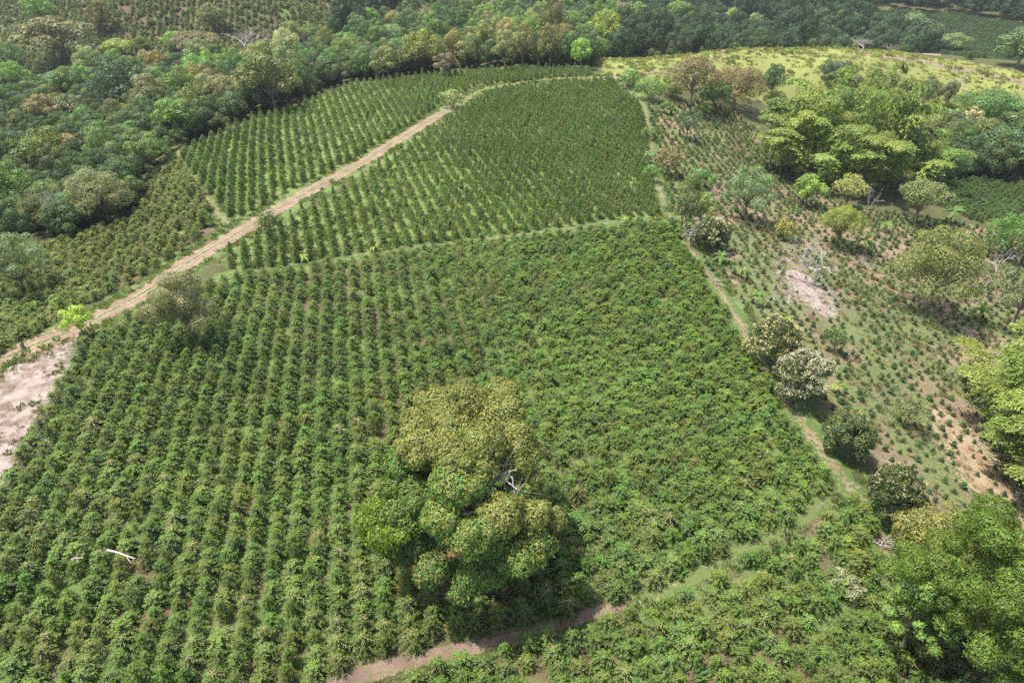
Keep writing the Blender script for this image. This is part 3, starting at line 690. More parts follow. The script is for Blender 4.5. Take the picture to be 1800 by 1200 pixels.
# ------------------------------------------------------------------ left side, near the road
nt_(345,602,122,472,'shrub',(.098,.106,.066),'grey feathery tree at the left top of the big field',leafs=14000,leaf=.2,cols=[(.3,(1.35,1.2,1.2),0)],name='feathery_tree')
nt_(148,590,58,536,'loose',(.15,.20,.045),'bright yellow green bush at the edge of the dirt road',leafs=2200,name='bush')
nt_(476,420,46,372,'dense',(.042,.078,.030),'dark round bush between dirt road and the middle coffee rows',name='bush')
nt_(797,190,44,156,'shrub',(.125,.14,.07),'pale olive bush where the dirt road turns to grass',name='bush')
nt_(195,395,98,296,'round',(.098,.108,.068),'grey olive tree standing before the forest, left of the small path',leaf=.28,cols=[(.3,(1.35,1.25,1.3),.2)])
nt_(48,520,116,412,'round',(.094,.115,.070),'grey green airy tree at the left edge above the dirt road',leafs=9000,leaf=.25)
nt_(268,312,76,222,'loose',(.082,.115,.048),'tall airy olive tree at the head of the small light path')
nt_(1482,1040,64,1000,'loose',(.135,.140,.095),'pale grey green weedy shrub in the coffee below the junction',leafs=1800,name='shrub')

# ------------------------------------------------------------------ forest: trees that stand out
FOREST = [(75,42,58,-10,'dense',BRT,'bright green round tree in the top left corner'),(184,58,52,0,'tall',(.062,.060,.028),'dark brown olive conical tree near the top left'),(378,62,56,8,'round',(.075,.085,.045),'olive round tree in front of the far coffee slope'),
 (108,112,128,30,'spread',(.082,.082,.044),'large brown olive spreading tree in the upper left'),(26,118,46,74,'round',(.055,.10,.045),'green small tree at the upper left edge'),(212,106,62,70,'spread',(.10,.13,.036),'flat yellow green tree below the conical brown one'),
 (311,92,44,54,'dense',(.082,.14,.042),'bright green round tree with pale top below the far coffee'),(255,92,34,62,'round',OLV,'small olive tree left of the bright round one'),(352,105,86,62,'spread',(.088,.078,.055),'wide brown tree left of the bare grey one'),
 (258,118,24,88,'round',(.142,.138,.095),'small cream flowering crown among olive trees'),(285,142,48,90,'tall',(.115,.098,.05),'orange olive tree behind the big dark tree'),
 (228,200,100,96,'dense',(.026,.056,.040),'big dark blue green tree in the middle of the left forest'),(328,192,56,116,'tall',(.072,.12,.042),'tall green tree right of the big dark one'),(368,185,52,128,'round',(.12,.12,.06),'olive and cream tree left of the large rounded one'),
 (420,172,42,100,'tall',(.040,.082,.042),'tall dark green tree above the large rounded one'),(484,195,104,88,'round',(.075,.092,.044),'large rounded olive tree by the upper coffee rows'),(460,135,76,78,'round',(.098,.11,.046),'olive tree above the large rounded olive one'),
 (222,222,64,186,'round',(.142,.138,.095),'olive tree with cream blossoms below the big dark tree'),(132,215,84,168,'round',(.085,.085,.05),'brownish mixed tree left of the cream blossom one'),(70,205,70,160,'round',(.07,.085,.045),'olive tree left of the brownish mixed one'),
 (105,172,80,126,'dense',(.052,.095,.052),'blue green low tree beneath the brown olive spreading tree'),(22,200,60,150,'dense',(.042,.085,.06),'blue green tree at the left edge of the forest'),(100,312,100,222,'round',(.082,.105,.036),'green tree flecked with rust at the left of the forest'),
 (148,300,70,232,'round',(.13,.095,.055),'rust brown tree left of the forest clearing'),(192,300,64,240,'round',(.062,.10,.036),'mid green tree right of the rust brown one'),(24,290,72,228,'dense',(.036,.075,.042),'dark green tree at the left edge, lower forest'),
 (52,270,40,242,'round',(.142,.138,.095),'cream flowering crown at the left edge'),(548,140,46,74,'tall',(.042,.085,.040),'tall dark tree with a pale trunk at the forest edge'),(582,148,52,86,'tall',(.048,.09,.04),'second tall dark tree right of the pale trunk'),
 (515,75,42,36,'round',(.10,.125,.05),'olive round tree in front of the far coffee, right one'),(548,78,42,42,'round',(.085,.12,.045),'green olive round tree right of the olive round one'),(576,100,40,60,'dense',(.05,.095,.05),'green tree right of the far coffee slope'),
 (630,78,46,22,'dense',(.056,.105,.042),'big leafy green tree by the pale far track'),(602,50,30,18,'dense',(.075,.10,.05),'round bush tree at the end of the pale far track'),(692,92,56,42,'dense',(.062,.11,.05),'green tree in the middle of the top forest'),
 (722,72,52,14,'dense',(.04,.085,.045),'dark green tree in the middle of the top forest'),(742,128,72,52,'round',(.095,.11,.038),'yellow olive large tree above the upper coffee rows'),(683,138,56,80,'round',(.09,.105,.052),'olive tree behind the pinkish bare one'),
 (642,140,48,82,'tall',(.058,.105,.045),'leafy green tree left of the pinkish bare one'),(785,138,46,90,'round',(.10,.092,.068),'grey brown round tree on the upper coffee edge'),(805,118,56,54,'tall',(.118,.105,.05),'tan olive tree behind the grey brown round one'),
 (862,62,42,18,'tall',(.105,.105,.04),'tall yellow olive tree near the top middle'),(848,100,44,40,'tall',(.045,.085,.045),'dark green tree with a bare trunk near the top middle'),(888,122,52,50,'round',(.115,.125,.06),'grey green tree at the end of the upper coffee rows'),
 (918,118,50,42,'tall',(.10,.11,.055),'tall olive tree right of the grey green one'),(966,118,52,40,'tall',(.092,.096,.045),'tall olive brown tree above the top corner of the field'),(1020,122,42,66,'dense',(.082,.16,.042),'bright green round tree above the top corner of the field'),
 (992,105,40,52,'tall',(.06,.115,.045),'green narrow tree left of the bright green round one'),(1062,92,66,16,'round',(.115,.155,.042),'bright yellow green large tree above the yellow hill'),(1005,70,50,18,'dense',(.09,.135,.05),'light green tree left of the yellow green large one'),
 (1188,70,62,0,'dense',(.055,.115,.036),'big deep green tree on top of the yellow hill'),(1148,72,44,20,'round',(.09,.15,.042),'bright green tree left of the big deep green one'),(1118,50,52,4,'round',(.075,.135,.042),'green round tree at the top behind the yellow hill'),
 (1162,62,26,34,'round',(.15,.17,.085),'small pale grey green tree in front of the big deep green one'),(1240,60,44,14,'round',(.095,.12,.045),'olive tree right of the big deep green one'),(1280,56,36,12,'round',(.13,.17,.05),'yellow green tree right on the hill top'),
 (1362,68,52,36,'round',(.098,.108,.055),'grey olive tree on the ridge of the yellow hill'),(1470,78,34,26,'tall',(.108,.105,.05),'tall tan tree on the ridge of the yellow hill'),(1500,80,56,38,'round',(.078,.105,.048),'olive green tree right of the tall tan one'),
 (1602,82,96,22,'round',(.062,.092,.055),'large grey green tree on the ridge by the red cutting'),(1545,80,44,46,'round',(.056,.095,.045),'dark green tree left of the large grey green one'),(1672,92,56,56,'shrub',(.075,.105,.052),'low wide tree right of the red cutting'),
 (1788,118,90,48,'round',(.062,.092,.052),'big grey green tree at the right edge by the far coffee')]
for bx,by,w,ty,kd,tn,lb_ in FOREST:
    if tn == (.142,.138,.095): T(bx,by,w,ty,kd,tn,lb_,cols=BLOS,key='blos')
    else: T(bx,by,w,ty,kd,tn,lb_)
dead_tree(442,100,112,44,'wide bare purple grey tree in the upper left forest',6,(.72,.66,.70),r0=.22)
dead_tree(666,140,34,106,'small pinkish bare tree at the upper coffee edge',7,(.98,.88,.88),r0=.08)
dead_tree(616,140,30,108,'grey bare tree left of the pinkish one',6,(.82,.76,.76),r0=.08)
dead_tree(1108,78,40,52,'grey purple bare tree at the left end of the yellow hill',7,(.78,.72,.76),r0=.1)
dead_tree(42,345,70,278,'grey purple bare tree at the left edge of the forest',6,(.72,.68,.72),r0=.14)
dead_tree(88,420,50,330,'bare grey tree in the lower left forest',6,(.72,.70,.70),r0=.12)
dead_tree(1515,92,40,68,'pale bare bush on the ridge of the yellow hill',7,(.95,.9,.9),'leafless_bush',.06)
dead_tree(1560,98,34,72,'greyish bare bush on the ridge beside the hill track',7,(.85,.82,.8),'leafless_bush',.06)
# ---- the rest of the canopy, filled tree by tree
FW = poly((-110,470),(0,440),(110,425),(235,385),(262,305),(308,262),(400,222),(520,180),(620,142),(700,134),(860,118),(1040,118),(1075,88),(1170,62),(1060,30),(900,22),(760,22),(640,52),(605,92),(540,110),(430,122),(330,125),(250,140),(170,150),(60,170),(-40,180),(-150,230))
FW2 = poly((1300,80),(1420,74),(1500,80),(1600,88),(1600,76),(1500,66),(1400,58),(1300,62))
FW3 = poly((1650,240),(1700,228),(1850,248),(1850,300),(1700,318),(1650,300))
placed = [np.array((o.location.x, o.location.y)) for o in COL.objects if o.parent is None and o.get('category') == 'tree']
LOOK = {'dark green':DKG,'blue green':BLG,'mid green':MID,'olive':OLV,'brownish':BRN,'grey olive':GRY,'fresh green':(.066,.112,.036),'tan olive':(.112,.105,.052)}
lk = list(LOOK); cnt = 0
def fill(pg, n, sp, where, wts):
    global cnt
    lo, hi = pg.min(0), pg.max(0); got = 0; tries = 0
    while got < n and tries < 30000:
        tries += 1; q_ = lo+RS.rand(2)*(hi-lo)
        if not inside(pg, np.array([q_[0]]), np.array([q_[1]]))[0]: continue
        if min(np.hypot(*(q_-o)) for o in placed) < sp*RS.uniform(.85, 1.3): continue
        placed.append(q_); got += 1; cnt += 1
        w_ = RS.choice(len(lk), p=np.array(wts)/sum(wts)); look = lk[w_]; tn = np.array(LOOK[look]); tn[0] = max(tn[0], .6*tn[1]); tn[2] *= .8; tn = tn*GAIN*1.15*RS.uniform(.8, 1.18)*(1+RS.normal(0, .05, 3))
        kd = RS.choice(['round', 'tall', 'dense', 'loose', 'round', 'spread']); NTREE[0] += 1; i = NTREE[0]
        cr, tr, w0, h0 = proto(kd, i % 4); Wd = RS.uniform(6, 10.5); Hd = Wd*(1.5 if kd == 'tall' else 1.05)*RS.uniform(.8, 1.2)
        z_ = float(zt(*q_)); u, v, dd = project((q_[0], q_[1], z_+Hd*.6))
        if u < -120 or u > 1920 or v < -30: got -= 0; continue
        t = thing(kind_name[kd], '%s %s tree %s' % (look, {'round':'rounded','tall':'tall narrow','dense':'dense','loose':'loose airy','spread':'spreading'}[kd], where(u, v)), 'tree', (*q_, z_), RS.uniform(0, 6.28), (Wd/w0, Wd/w0, Hd/h0), 'forest trees '+where(u, v))
        link('crown', cr, t, color=tn); link('trunk', tr, t)
def where_f(u, v):
    if u < 140: return 'at the left edge of the forest, '+('upper part' if v < 180 else 'middle part' if v < 300 else 'lower part')
    if u < 330: return 'in the left forest '+('below the far coffee slope' if v < 140 else 'near the big dark tree' if v < 230 else 'beside the small light path')
    if u < 560: return 'in the forest between far coffee and upper rows'
    if u < 800: return 'in the top forest above the upper rows'
    return 'in the top forest near the yellow hill'
fill(FW, 165, 6.3, where_f, [2.2,1.6,2,2,1.1,1.3,1.4,.9])
fill(FW2, 9, 4.5, lambda u, v: 'on the ridge behind the yellow hill', [1,1,1,2,.6,2,1,1])
fill(FW3, 10, 5, lambda u, v: 'in the hollow right of the bamboo', [2,2,2,1,.5,1,1,.5])
print('trees', NTREE[0], 'fill', cnt)
# ---- undergrowth and the far wood, which read as masses
def mass(name, pg, dens, sizes, tints, protos, lab, cond=None, hs=(.8, 1.2)):
    lo, hi = pg.min(0), pg.max(0); k = int((hi-lo).prod()*dens); p = lo+RS.rand(k, 2)*(hi-lo); p = p[inside(pg, p[:, 0], p[:, 1])]
    if cond is not None: p = p[cond(p)]
    k = len(p); s = RS.uniform(*sizes, k); ti = np.array(tints)[RS.randint(0, len(tints), k)]*1.6*RS.uniform(.75, 1.25, (k, 1))
    me = []
    for pr in protos:
        m = pr.copy(); m.materials.clear(); m.materials.append(M_leaf_s); me.append(m)
    return scatter(name, np.c_[p, zt(p[:, 0], p[:, 1])], RS.uniform(0, 6.28, k), np.c_[s, s, s*RS.uniform(*hs, k)], RS.randint(0, len(me), k), ti, me, lab)
SHR = [proto('shrub', v, W=4., H=3.2, leafs=1300, leaf=.34)[0] for v in range(4)]
mass('forest_undergrowth', FW, .22, (.4, .85), [DKG, MID, BLG, OLV], SHR, ('tangled undergrowth shrubs filling gaps between the forest trees', 'undergrowth'))
mass('hillside_undergrowth', np.concatenate([FW3]), .12, (.5, 1.1), [DKG, MID, BLG, OLV], SHR, ('dark shrubs filling the hollow right of the big bamboo', 'undergrowth'))
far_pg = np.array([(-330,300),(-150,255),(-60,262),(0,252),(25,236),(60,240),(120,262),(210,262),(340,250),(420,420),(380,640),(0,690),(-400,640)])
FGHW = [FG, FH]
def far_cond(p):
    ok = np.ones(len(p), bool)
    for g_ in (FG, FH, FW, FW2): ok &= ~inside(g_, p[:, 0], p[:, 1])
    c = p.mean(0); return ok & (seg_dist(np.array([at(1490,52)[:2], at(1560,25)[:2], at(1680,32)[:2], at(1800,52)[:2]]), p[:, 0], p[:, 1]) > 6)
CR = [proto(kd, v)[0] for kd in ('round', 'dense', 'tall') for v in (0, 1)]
mass('far_woodland', far_pg, .028, (.75, 1.35), [(.032,.054,.028), (.040,.064,.032), (.036,.058,.028), (.048,.068,.034)], CR, ('woodland covering the hills at the top of the picture, cloud shade put into its leaf colour', 'woodland'), far_cond, (.9, 1.5))  # leaf tints kept very dark to paint in a cloud's shadow over these hills
mass('hill_bushes', poly((1075,120),(1110,92),(1300,76),(1500,84),(1700,112),(1850,150),(1850,205),(1640,150),(1400,140),(1250,118)), .006, (.14, .36), [OLV, PGR, MID, BRN], SHR, ('scattered low bushes over the yellow hill', 'bushes'))

mass('edge_undergrowth', poly((1555,1080),(1590,1050),(1660,1090),(1720,1190),(1740,1290),(1660,1290),(1610,1190)), .6, (.25, .5), [OLV, MID], SHR, ('dark weeds and shrubs at the foot of the huge corner tree', 'undergrowth'))

# ------------------------------------------------------------------ small things
def fallen_log(p0, p1, r, label, z0=.9, z1=1.3, twigs=3):
    a, c_ = at(*p0), at(*p1); rs = np.random.RandomState(int(p0[0])); d = c_-a; mb = MB()
    P_ = np.array([(0, 0, z0), d*.35+np.array((0, 0, (z0*.6+z1*.4)+.12)), d*.7+np.array((0, 0, z0*.3+z1*.7+.05)), d+np.array((0, 0, z1))])
    mb.tube(P_, [r, r*.9, r*.75, r*.45], (.85, .8, .76), 7)
    for i in range(twigs):
        q0 = P_[1+i % 2]; q1 = q0+rs.normal(0, .45, 3)+np.array((0, 0, .2)); mb.tube([q0, (q0+q1)/2+rs.normal(0, .05, 3), q1], [r*.4, r*.3, r*.15], (.8, .76, .72), 5)
    return tag(link('fallen_log', mb.mesh('fallen_log', M_dead), None, a), label, 'log')
fallen_log((198,985), (246,1000), 0.085, 'long pale grey dead log lying across the bushes, lower left', 1.3, 1.3, 2)
fallen_log((136,1000), (158,1000), .06, 'short forked pale grey dead branch left of the long log', 1.2, 1.4, 4)
def brush(px, py, w, label, n, seed):
    b = at(px, py); rs = np.random.RandomState(seed); mb = MB()
    for i in range(n):
        a = rs.uniform(0, 6.28); L = rs.uniform(.5, 1)*w; c_ = rs.normal(0, w*.25, 2); d = np.array((cos(a), sin(a), rs.uniform(-.02, .25)))*L
        p0 = np.array((*c_, .08+rs.uniform(0, .3))); mb.tube([p0, p0+d*.5+rs.normal(0, .06, 3), p0+d], [.035, .026, .01], np.array((.62, .58, .55))*rs.uniform(.8, 1.2), 4)
    return tag(link('brush_pile', mb.mesh('brush_pile', M_dead), None, b), label, 'brush pile')
brush(1553,955,1.5,'heap of grey dead branches on the path beside the huge corner tree',38,4)
brush(1262,500,1.3,'dead sticks scattered on the edge path right of the big field',22,6)
brush(1600,720,1.4,'grey dead sticks by the scruffy half bare bush',24,8)
# stump and the white scrap by the road
b = at(41,612); mb = MB(); mb.tube([(0,0,-.1),(0,0,.3),(.05,.02,.75),(.06,.02,.85)], [.3,.22,.19,.12], (.45,.42,.4), 9); mb.tube([(.05,0,.5),(.25,.1,.8)], [.08,.05], (.45,.42,.4), 5)
tag(link('tree_stump', mb.mesh('tree_stump', M_dead), None, b), 'dark tree stump at the left edge of the dirt road', 'stump')
def scrap(px, py, w, d_, label):
    b = at(px, py); u = np.linspace(-.5, .5, 7); xx, yy = np.meshgrid(u*w, u*d_); rs = np.random.RandomState(2)
    top = np.stack([xx, yy, .1+.05*np.sin(xx*9)+rs.normal(0, .015, xx.shape)], -1).reshape(-1, 3); bot = top-np.array((0, 0, .02)); mb = MB()
    f = np.array([(i*7+j, i*7+j+1, i*7+j+8, i*7+j+7) for i in range(6) for j in range(6)]); mb.add(top, f, (1.75, 1.85, 1.95)); mb.add(bot, f[:, ::-1], (1.75, 1.85, 1.95))
    return tag(link('plastic_sack', mb.mesh('plastic_sack', M_dead), None, b, .4), label, 'sack')
scrap(18,648,.62,.4,'white empty sack lying on the pale soil at the left edge')
# tree fern in the forest
banana(290,205,46,182,(.12,.15,.07),'pale feathery palm in the left forest below the tall green tree')

# ------------------------------------------------------------------ roads and paths (worn sheets just above the ground)
def dirt_material(name, dry, dark, grass, edge, cover=.3, seed=0., strip=False):
    m, nt, nd, ln = nodes(name)
    uv = N(nt, 'ShaderNodeUVMap'); uv.uv_map = 'UVMap'; sp = N(nt, 'ShaderNodeSeparateXYZ'); ln.new(uv.outputs[0], sp.inputs[0])
    tc = N(nt, 'ShaderNodeNewGeometry')
    def noise(sc, det=5., rough=.6, off=0.):
        no = N(nt, 'ShaderNodeTexNoise'); no.inputs['Scale'].default_value = sc; no.inputs['Detail'].default_value = det; no.inputs['Roughness'].default_value = rough
        mp = N(nt, 'ShaderNodeMapping'); mp.inputs['Location'].default_value = (off+seed, off*2, 0); ln.new(tc.outputs['Position'], mp.inputs[0]); ln.new(mp.outputs[0], no.inputs['Vector']); return no.outputs[0]
    n1, n2, n3 = noise(.5), noise(2.3, off=9), noise(5.5, off=4)
    def ramp(s, a, b):
        r = N(nt, 'ShaderNodeMapRange'); ln.new(s, r.inputs[0]); r.inputs[1].default_value = a; r.inputs[2].default_value = b; r.interpolation_type = 'SMOOTHSTEP'; return r.outputs[0]
    c = mixc(nt, dark, dry, ramp(n1, .35, .62)); c = mixc(nt, c, tuple(t*.72 for t in dry), ramp(n3, .55, .72))
    ec = math_n(nt, 'ABSOLUTE', math_n(nt, 'SUBTRACT', sp.outputs[0], .5))          # 0 centre .. .5 edge
    g = math_n(nt, 'ADD', n2, math_n(nt, 'MULTIPLY', ec, .5))
    if strip:                                                                    # grass between the wheel ruts
        st = ramp(ec, .10, .02); g = math_n(nt, 'ADD', g, math_n(nt, 'MULTIPLY', st, .26))
        rut = math_n(nt, 'ABSOLUTE', math_n(nt, 'SUBTRACT', ec, .17)); c = mixc(nt, c, tuple(t*.72 for t in dark), math_n(nt, 'MULTIPLY', ramp(rut, .05, .0), math_n(nt, 'ADD', n1, .1)))
    c = mixc(nt, c, mixc(nt, grass, tuple(t*.55 for t in grass), n3), ramp(g, .86-cover, .98-cover))
    p = N(nt, 'ShaderNodeBsdfPrincipled'); ln.new(c, p.inputs['Base Color']); p.inputs['Roughness'].default_value = .95; p.inputs['Specular IOR Level'].default_value = .1
    b = N(nt, 'ShaderNodeBump'); b.inputs['Strength'].default_value = .7; b.inputs['Distance'].default_value = .12; ln.new(math_n(nt, 'ADD', n3, n2), b.inputs['Height']); ln.new(b.outputs[0], p.inputs['Normal'])
    al = math_n(nt, 'ADD', ec, math_n(nt, 'MULTIPLY', math_n(nt, 'SUBTRACT', n2, .5), edge))
    a = ramp(al, .43, .36)
    tr = N(nt, 'ShaderNodeBsdfTransparent'); ms = N(nt, 'ShaderNodeMixShader'); ln.new(a, ms.inputs[0]); ln.new(tr.outputs[0], ms.inputs[1]); ln.new(p.outputs[0], ms.inputs[2])
    o = N(nt, 'ShaderNodeOutputMaterial'); ln.new(ms.outputs[0], o.inputs[0])
    return m
def strip_sheet(name, px, width, mat, lift=.03, label=None):
    p = np.array([at(*q)[:2] for q in px])
    s = np.r_[0, np.cumsum(np.hypot(*np.diff(p, axis=0).T))]; k = max(8, int(s[-1]/.6)); t = np.linspace(0, s[-1], k)
    c = np.stack([np.interp(t, s, p[:, i]) for i in (0, 1)], 1)
    for _ in range(8): c[1:-1] = .5*c[1:-1]+.25*(c[:-2]+c[2:])
    tg = np.gradient(c, axis=0); tg /= np.linalg.norm(tg, axis=1)[:, None]; sd = np.stack([-tg[:, 1], tg[:, 0]], 1)
    w = np.interp(t/s[-1], np.linspace(0, 1, len(np.atleast_1d(width))), np.atleast_1d(width))
    m = 9; u = np.linspace(0, 1, m)
    xy = c[:, None]+sd[:, None]*((u-.5)[None, :]*w[:, None])[..., None]
    z = zt(xy[..., 0], xy[..., 1])+lift
    v = np.concatenate([xy, z[..., None]], -1).reshape(-1, 3)
    f = np.array([(i*m+j, (i+1)*m+j, (i+1)*m+j+1, i*m+j+1) for i in range(k-1) for j in range(m-1)])
    me = bpy.data.meshes.new(name); me.from_pydata(v.tolist(), [], f.tolist()); me.update()
    ul = me.uv_layers.new(name='UVMap'); li = np.empty(len(me.loops), np.int32); me.loops.foreach_get('vertex_index', li)
    uvs = np.stack([np.tile(u, k), np.repeat(t, m)], 1)[li]; ul.data.foreach_set('uv', uvs.ravel())
    me.materials.append(mat); o = link(name, me); o['kind'] = 'structure'
    if label: o['label'] = label
    return np.array(c)
GRS = (.092, .14, .042); GRY_ = (.12, .15, .052)
ROAD = [(-120,700),(0,632),(70,602),(140,577),(230,528),(330,462),(400,420),(470,378),(560,328),(650,278),(740,222),(795,190),(850,158),(920,144),(1000,138),(1075,137)]
D_road = dirt_material('dirt_road', (.235, .175, .125), (.165, .12, .085), GRS, .5, .19, 0, True)
D_path = dirt_material('footpath_soil', (.20, .15, .11), (.13, .09, .065), GRS, .6, .40, 30)
D_path2 = dirt_material('red_path_soil', (.165, .118, .09), (.11, .074, .056), GRS, .5, .24, 50)
D_hedge = dirt_material('edge_path_soil', (.215, .165, .105), (.15, .105, .07), GRS, .7, .38, 70)
D_far = dirt_material('far_track_soil', (.21, .165, .115), (.15, .115, .08), GRS, .3, .14, 90)
D_bare = dirt_material('bare_soil', (.255, .215, .19), (.125, .09, .072), GRS, .5, .2, 20)
D_bare2 = dirt_material('pale_soil', (.26, .21, .195), (.19, .145, .125), GRS, .9, .26, 25)
D_straw = dirt_material('straw_mulch', (.27, .215, .14), (.19, .125, .08), (.08, .115, .035), .7, .24, 35)
road_c = strip_sheet('dirt_road', ROAD[:12], [7.2, 5.8, 4.8, 4.0, 3.7, 3.6, 3.5], D_road, .03)
road_c2 = strip_sheet('grass_track', ROAD[11:], [3.6, 4., 3.8, 3.4], dirt_material('grass_track', (.20, .18, .10), (.15, .13, .065), GRY_, .5, .33, 10, True), .034)
path_a = strip_sheet('footpath', [(400,487),(480,470),(580,455),(700,438),(850,420),(1000,402),(1165,386)], 1.7, D_path, .03)
path_b = strip_sheet('footpath', [(310,262),(340,315),(375,365),(405,398)], 2.6, dirt_material('light_path', (.20, .165, .105), (.15, .12, .07), GRY_, .5, .42, 15), .03)
path_c = strip_sheet('footpath', [(1480,862),(1400,915),(1290,978),(1180,1032),(1090,1068)], [2.2, 1.9, 1.8, 1.8], dirt_material('grassy_path', (.19, .165, .10), (.14, .11, .065), GRY_, .5, .5, 17), .03)
path_d = strip_sheet('footpath', [(1110,1060),(990,1092),(860,1130),(700,1167),(580,1202),(460,1260),(380,1330)], [1.3, 1.4, 1.6, 1.8, 1.8], D_path2, .037)
path_e = strip_sheet('edge_path', [(1090,142),(1132,185),(1146,250),(1150,310),(1172,370),(1205,425),(1258,500),(1300,570),(1345,650),(1400,730),(1450,800),(1500,870),(1545,950),(1570,1010),(1580,1080)], [2., 2.2, 2.4, 2.4, 2.2, 2.2, 2.2, 2.6, 3.2, 3.8, 3.8, 3.6], D_hedge, .04)
strip_sheet('hill_track', [(1050,140),(1130,130),(1180,124),(1240,112),(1275,92),(1330,84),(1420,86),(1520,95),(1620,108),(1720,128),(1800,146),(1900,175)], [3.2, 3.2, 3, 3], D_far, .05)
strip_sheet('hill_track', [(1638,98),(1640,84),(1632,70),(1650,55)], 6, D_far, .05)
strip_sheet('far_track', [(555,-12),(568,8),(582,22),(600,27),(592,45),(600,62)], [5, 6, 5, 4], dirt_material('far_pale_track', (.25, .205, .15), (.19, .15, .11), GRS, .3, .08, 95), .05)
strip_sheet('bare_soil', [(100,585),(62,650),(12,740),(-32,830),(-90,930),(-150,1040)], [6, 10, 12, 12, 13, 13], D_bare, .02)
strip_sheet('pale_soil', [(1385,475),(1425,505),(1440,535),(1460,560)], [7, 9.5, 8, 3], D_bare2, .03)
strip_sheet('straw_mulch', [(1640,715),(1690,770),(1740,840),(1780,920),(1800,980)], [3, 9, 10, 9, 6], D_straw, .03)
strip_sheet('pale_soil', [(1290,240),(1330,300),(1380,345),(1450,368),(1560,385)], [6, 9, 8, 6, 3], dirt_material('pink_soil', (.17, .118, .09), (.115, .078, .058), GRS, 1.1, .3, 27), .03)

# ------------------------------------------------------------------ ground: one sheet, fine near, coarse to the horizon
def axis(lo, hi, fine, parts):
    a = [np.arange(lo, hi, fine)]
    for side in (-1, 1):
        v = lo if side < 0 else a[0][-1]; st = fine; o = []
        while abs(v) < 2400: st *= 1.06 if abs(v) > parts else 1.02; v += side*st; o.append(v)
        a.append(np.array(o))
    return np.sort(np.concatenate(a))
ax = axis(-85, 95, .55, 300); ay = axis(18, 190, .6, 380)
X, Y = np.meshgrid(ax, ay); x = X.ravel(); y = Y.ravel(); z = zt(x, y)
far = np.clip((np.hypot(x, y-300)-420)/900, 0, 1); z = z+far*60*fbm(x, y, 700, 2)
def soft(pg, wob=1.2):
    return inside(pg, x+wob*2*(fbm(x, y, 3, 21)-.5), y+wob*2*(fbm(x, y, 3, 22)-.5)).astype(float)
def mixz(col, c, m): return col*(1-m[:, None])+np.asarray(c)*m[:, None]
nA, nB, nC = fbm(x, y, 9, 1), fbm(x, y, 3.2, 4), fbm(x, y, 1.3, 9)
G_ = np.array((.092, .128, .044))
col = np.repeat(np.array([[.070, .075, .035]]), len(x), 0)*(.7+.6*nB[:, None])
GR = G_[None]*(.75+.5*nB[:, None])*np.array((1, 1, 1))
soil = np.array((.110, .082, .054))[None]*(.7+.6*nC[:, None])
def field_ground(pg, grassiness, tone=(np.ones(3), np.ones(3))):
    global col
    g = np.clip((nA*.5+nB*.5-(1-grassiness))/.12, 0, 1)[:, None]
    m = soft(pg); c = soil*tone[0]*(1-g)+GR*tone[1]*g; col = col*(1-m[:, None])+c*m[:, None]
for pg in (FC, FD): field_ground(pg, .85, (np.ones(3)*1.15, np.array((1.3, 1.22, 1.2))))
for pg, gg in ((FA, .64), (FB, .64), (FE, .55), (FF, .6), (FG, .5), (FH, .6)): field_ground(pg, gg)
field_ground(FY, .57, (np.array((1.6, 1.7, 1.75)), np.array((1.15, .98, 1.2))))
HILL = poly((1060,135),(1050,105),(1110,88),(1200,75),(1300,72),(1450,82),(1600,96),(1700,110),(1900,150),(1900,250),(1750,225),(1650,215),(1500,200),(1350,185),(1250,160),(1180,160))
m = soft(HILL, 2.5); hc = np.array((.160, .182, .060))[None]*(.72+.56*nB[:, None])*(1+.25*(nA[:, None]-.5)); col = col*(1-m[:, None])+hc*m[:, None]
# green verges along road and paths
for c, w in ((road_c, 4.2), (road_c2, 3.6), (path_a, 2.2), (path_b, 2.6), (path_c, .9), (path_e, 2.8)):
    d = seg_dist(c[::4], x, y); m = np.clip((w+2.5*(nB-.5)-d)/.8, 0, 1)
    col = mixz(col, 0, m)+GR*1.15*m[:, None]
UNDER = TREE_A
d = np.hypot(x-UNDER[0], y-UNDER[1]); m = np.clip((6.5+3*(nB-.5)-d)/1.5, 0, 1); col = col*(1-m[:, None])+(soil*np.array((1.25, .85, .7)))*m[:, None]
nx, ny = len(ax), len(ay)
I = (np.arange(ny-1)[:, None]*nx+np.arange(nx-1)[None]).ravel()
f = np.stack([I, I+1, I+nx+1, I+nx], 1)
M_ground, nt, nd, ln = nodes('ground')
a = N(nt, 'ShaderNodeAttribute', attribute_name='leafcol'); ge = N(nt, 'ShaderNodeNewGeometry')
n1 = N(nt, 'ShaderNodeTexNoise'); n1.inputs['Scale'].default_value = 2.6; n1.inputs['Detail'].default_value = 8; n1.inputs['Roughness'].default_value = .7; ln.new(ge.outputs['Position'], n1.inputs['Vector'])
n2 = N(nt, 'ShaderNodeTexNoise'); n2.inputs['Scale'].default_value = .7; n2.inputs['Detail'].default_value = 6; ln.new(ge.outputs['Position'], n2.inputs['Vector'])
c = mixc(nt, a.outputs['Color'], mixc(nt, (.45, .45, .45), (1.55, 1.5, 1.45), n1.outputs[0]), 1., 'MULTIPLY')
r = N(nt, 'ShaderNodeMapRange'); ln.new(n2.outputs[0], r.inputs[0]); r.inputs[1].default_value = .58; r.inputs[2].default_value = .72
c = mixc(nt, c, mixc(nt, c, (1.2, 1.06, 1.0), 1., 'MULTIPLY'), r.outputs[0])
p = N(nt, 'ShaderNodeBsdfPrincipled'); ln.new(c, p.inputs['Base Color']); p.inputs['Roughness'].default_value = .95; p.inputs['Specular IOR Level'].default_value = .1
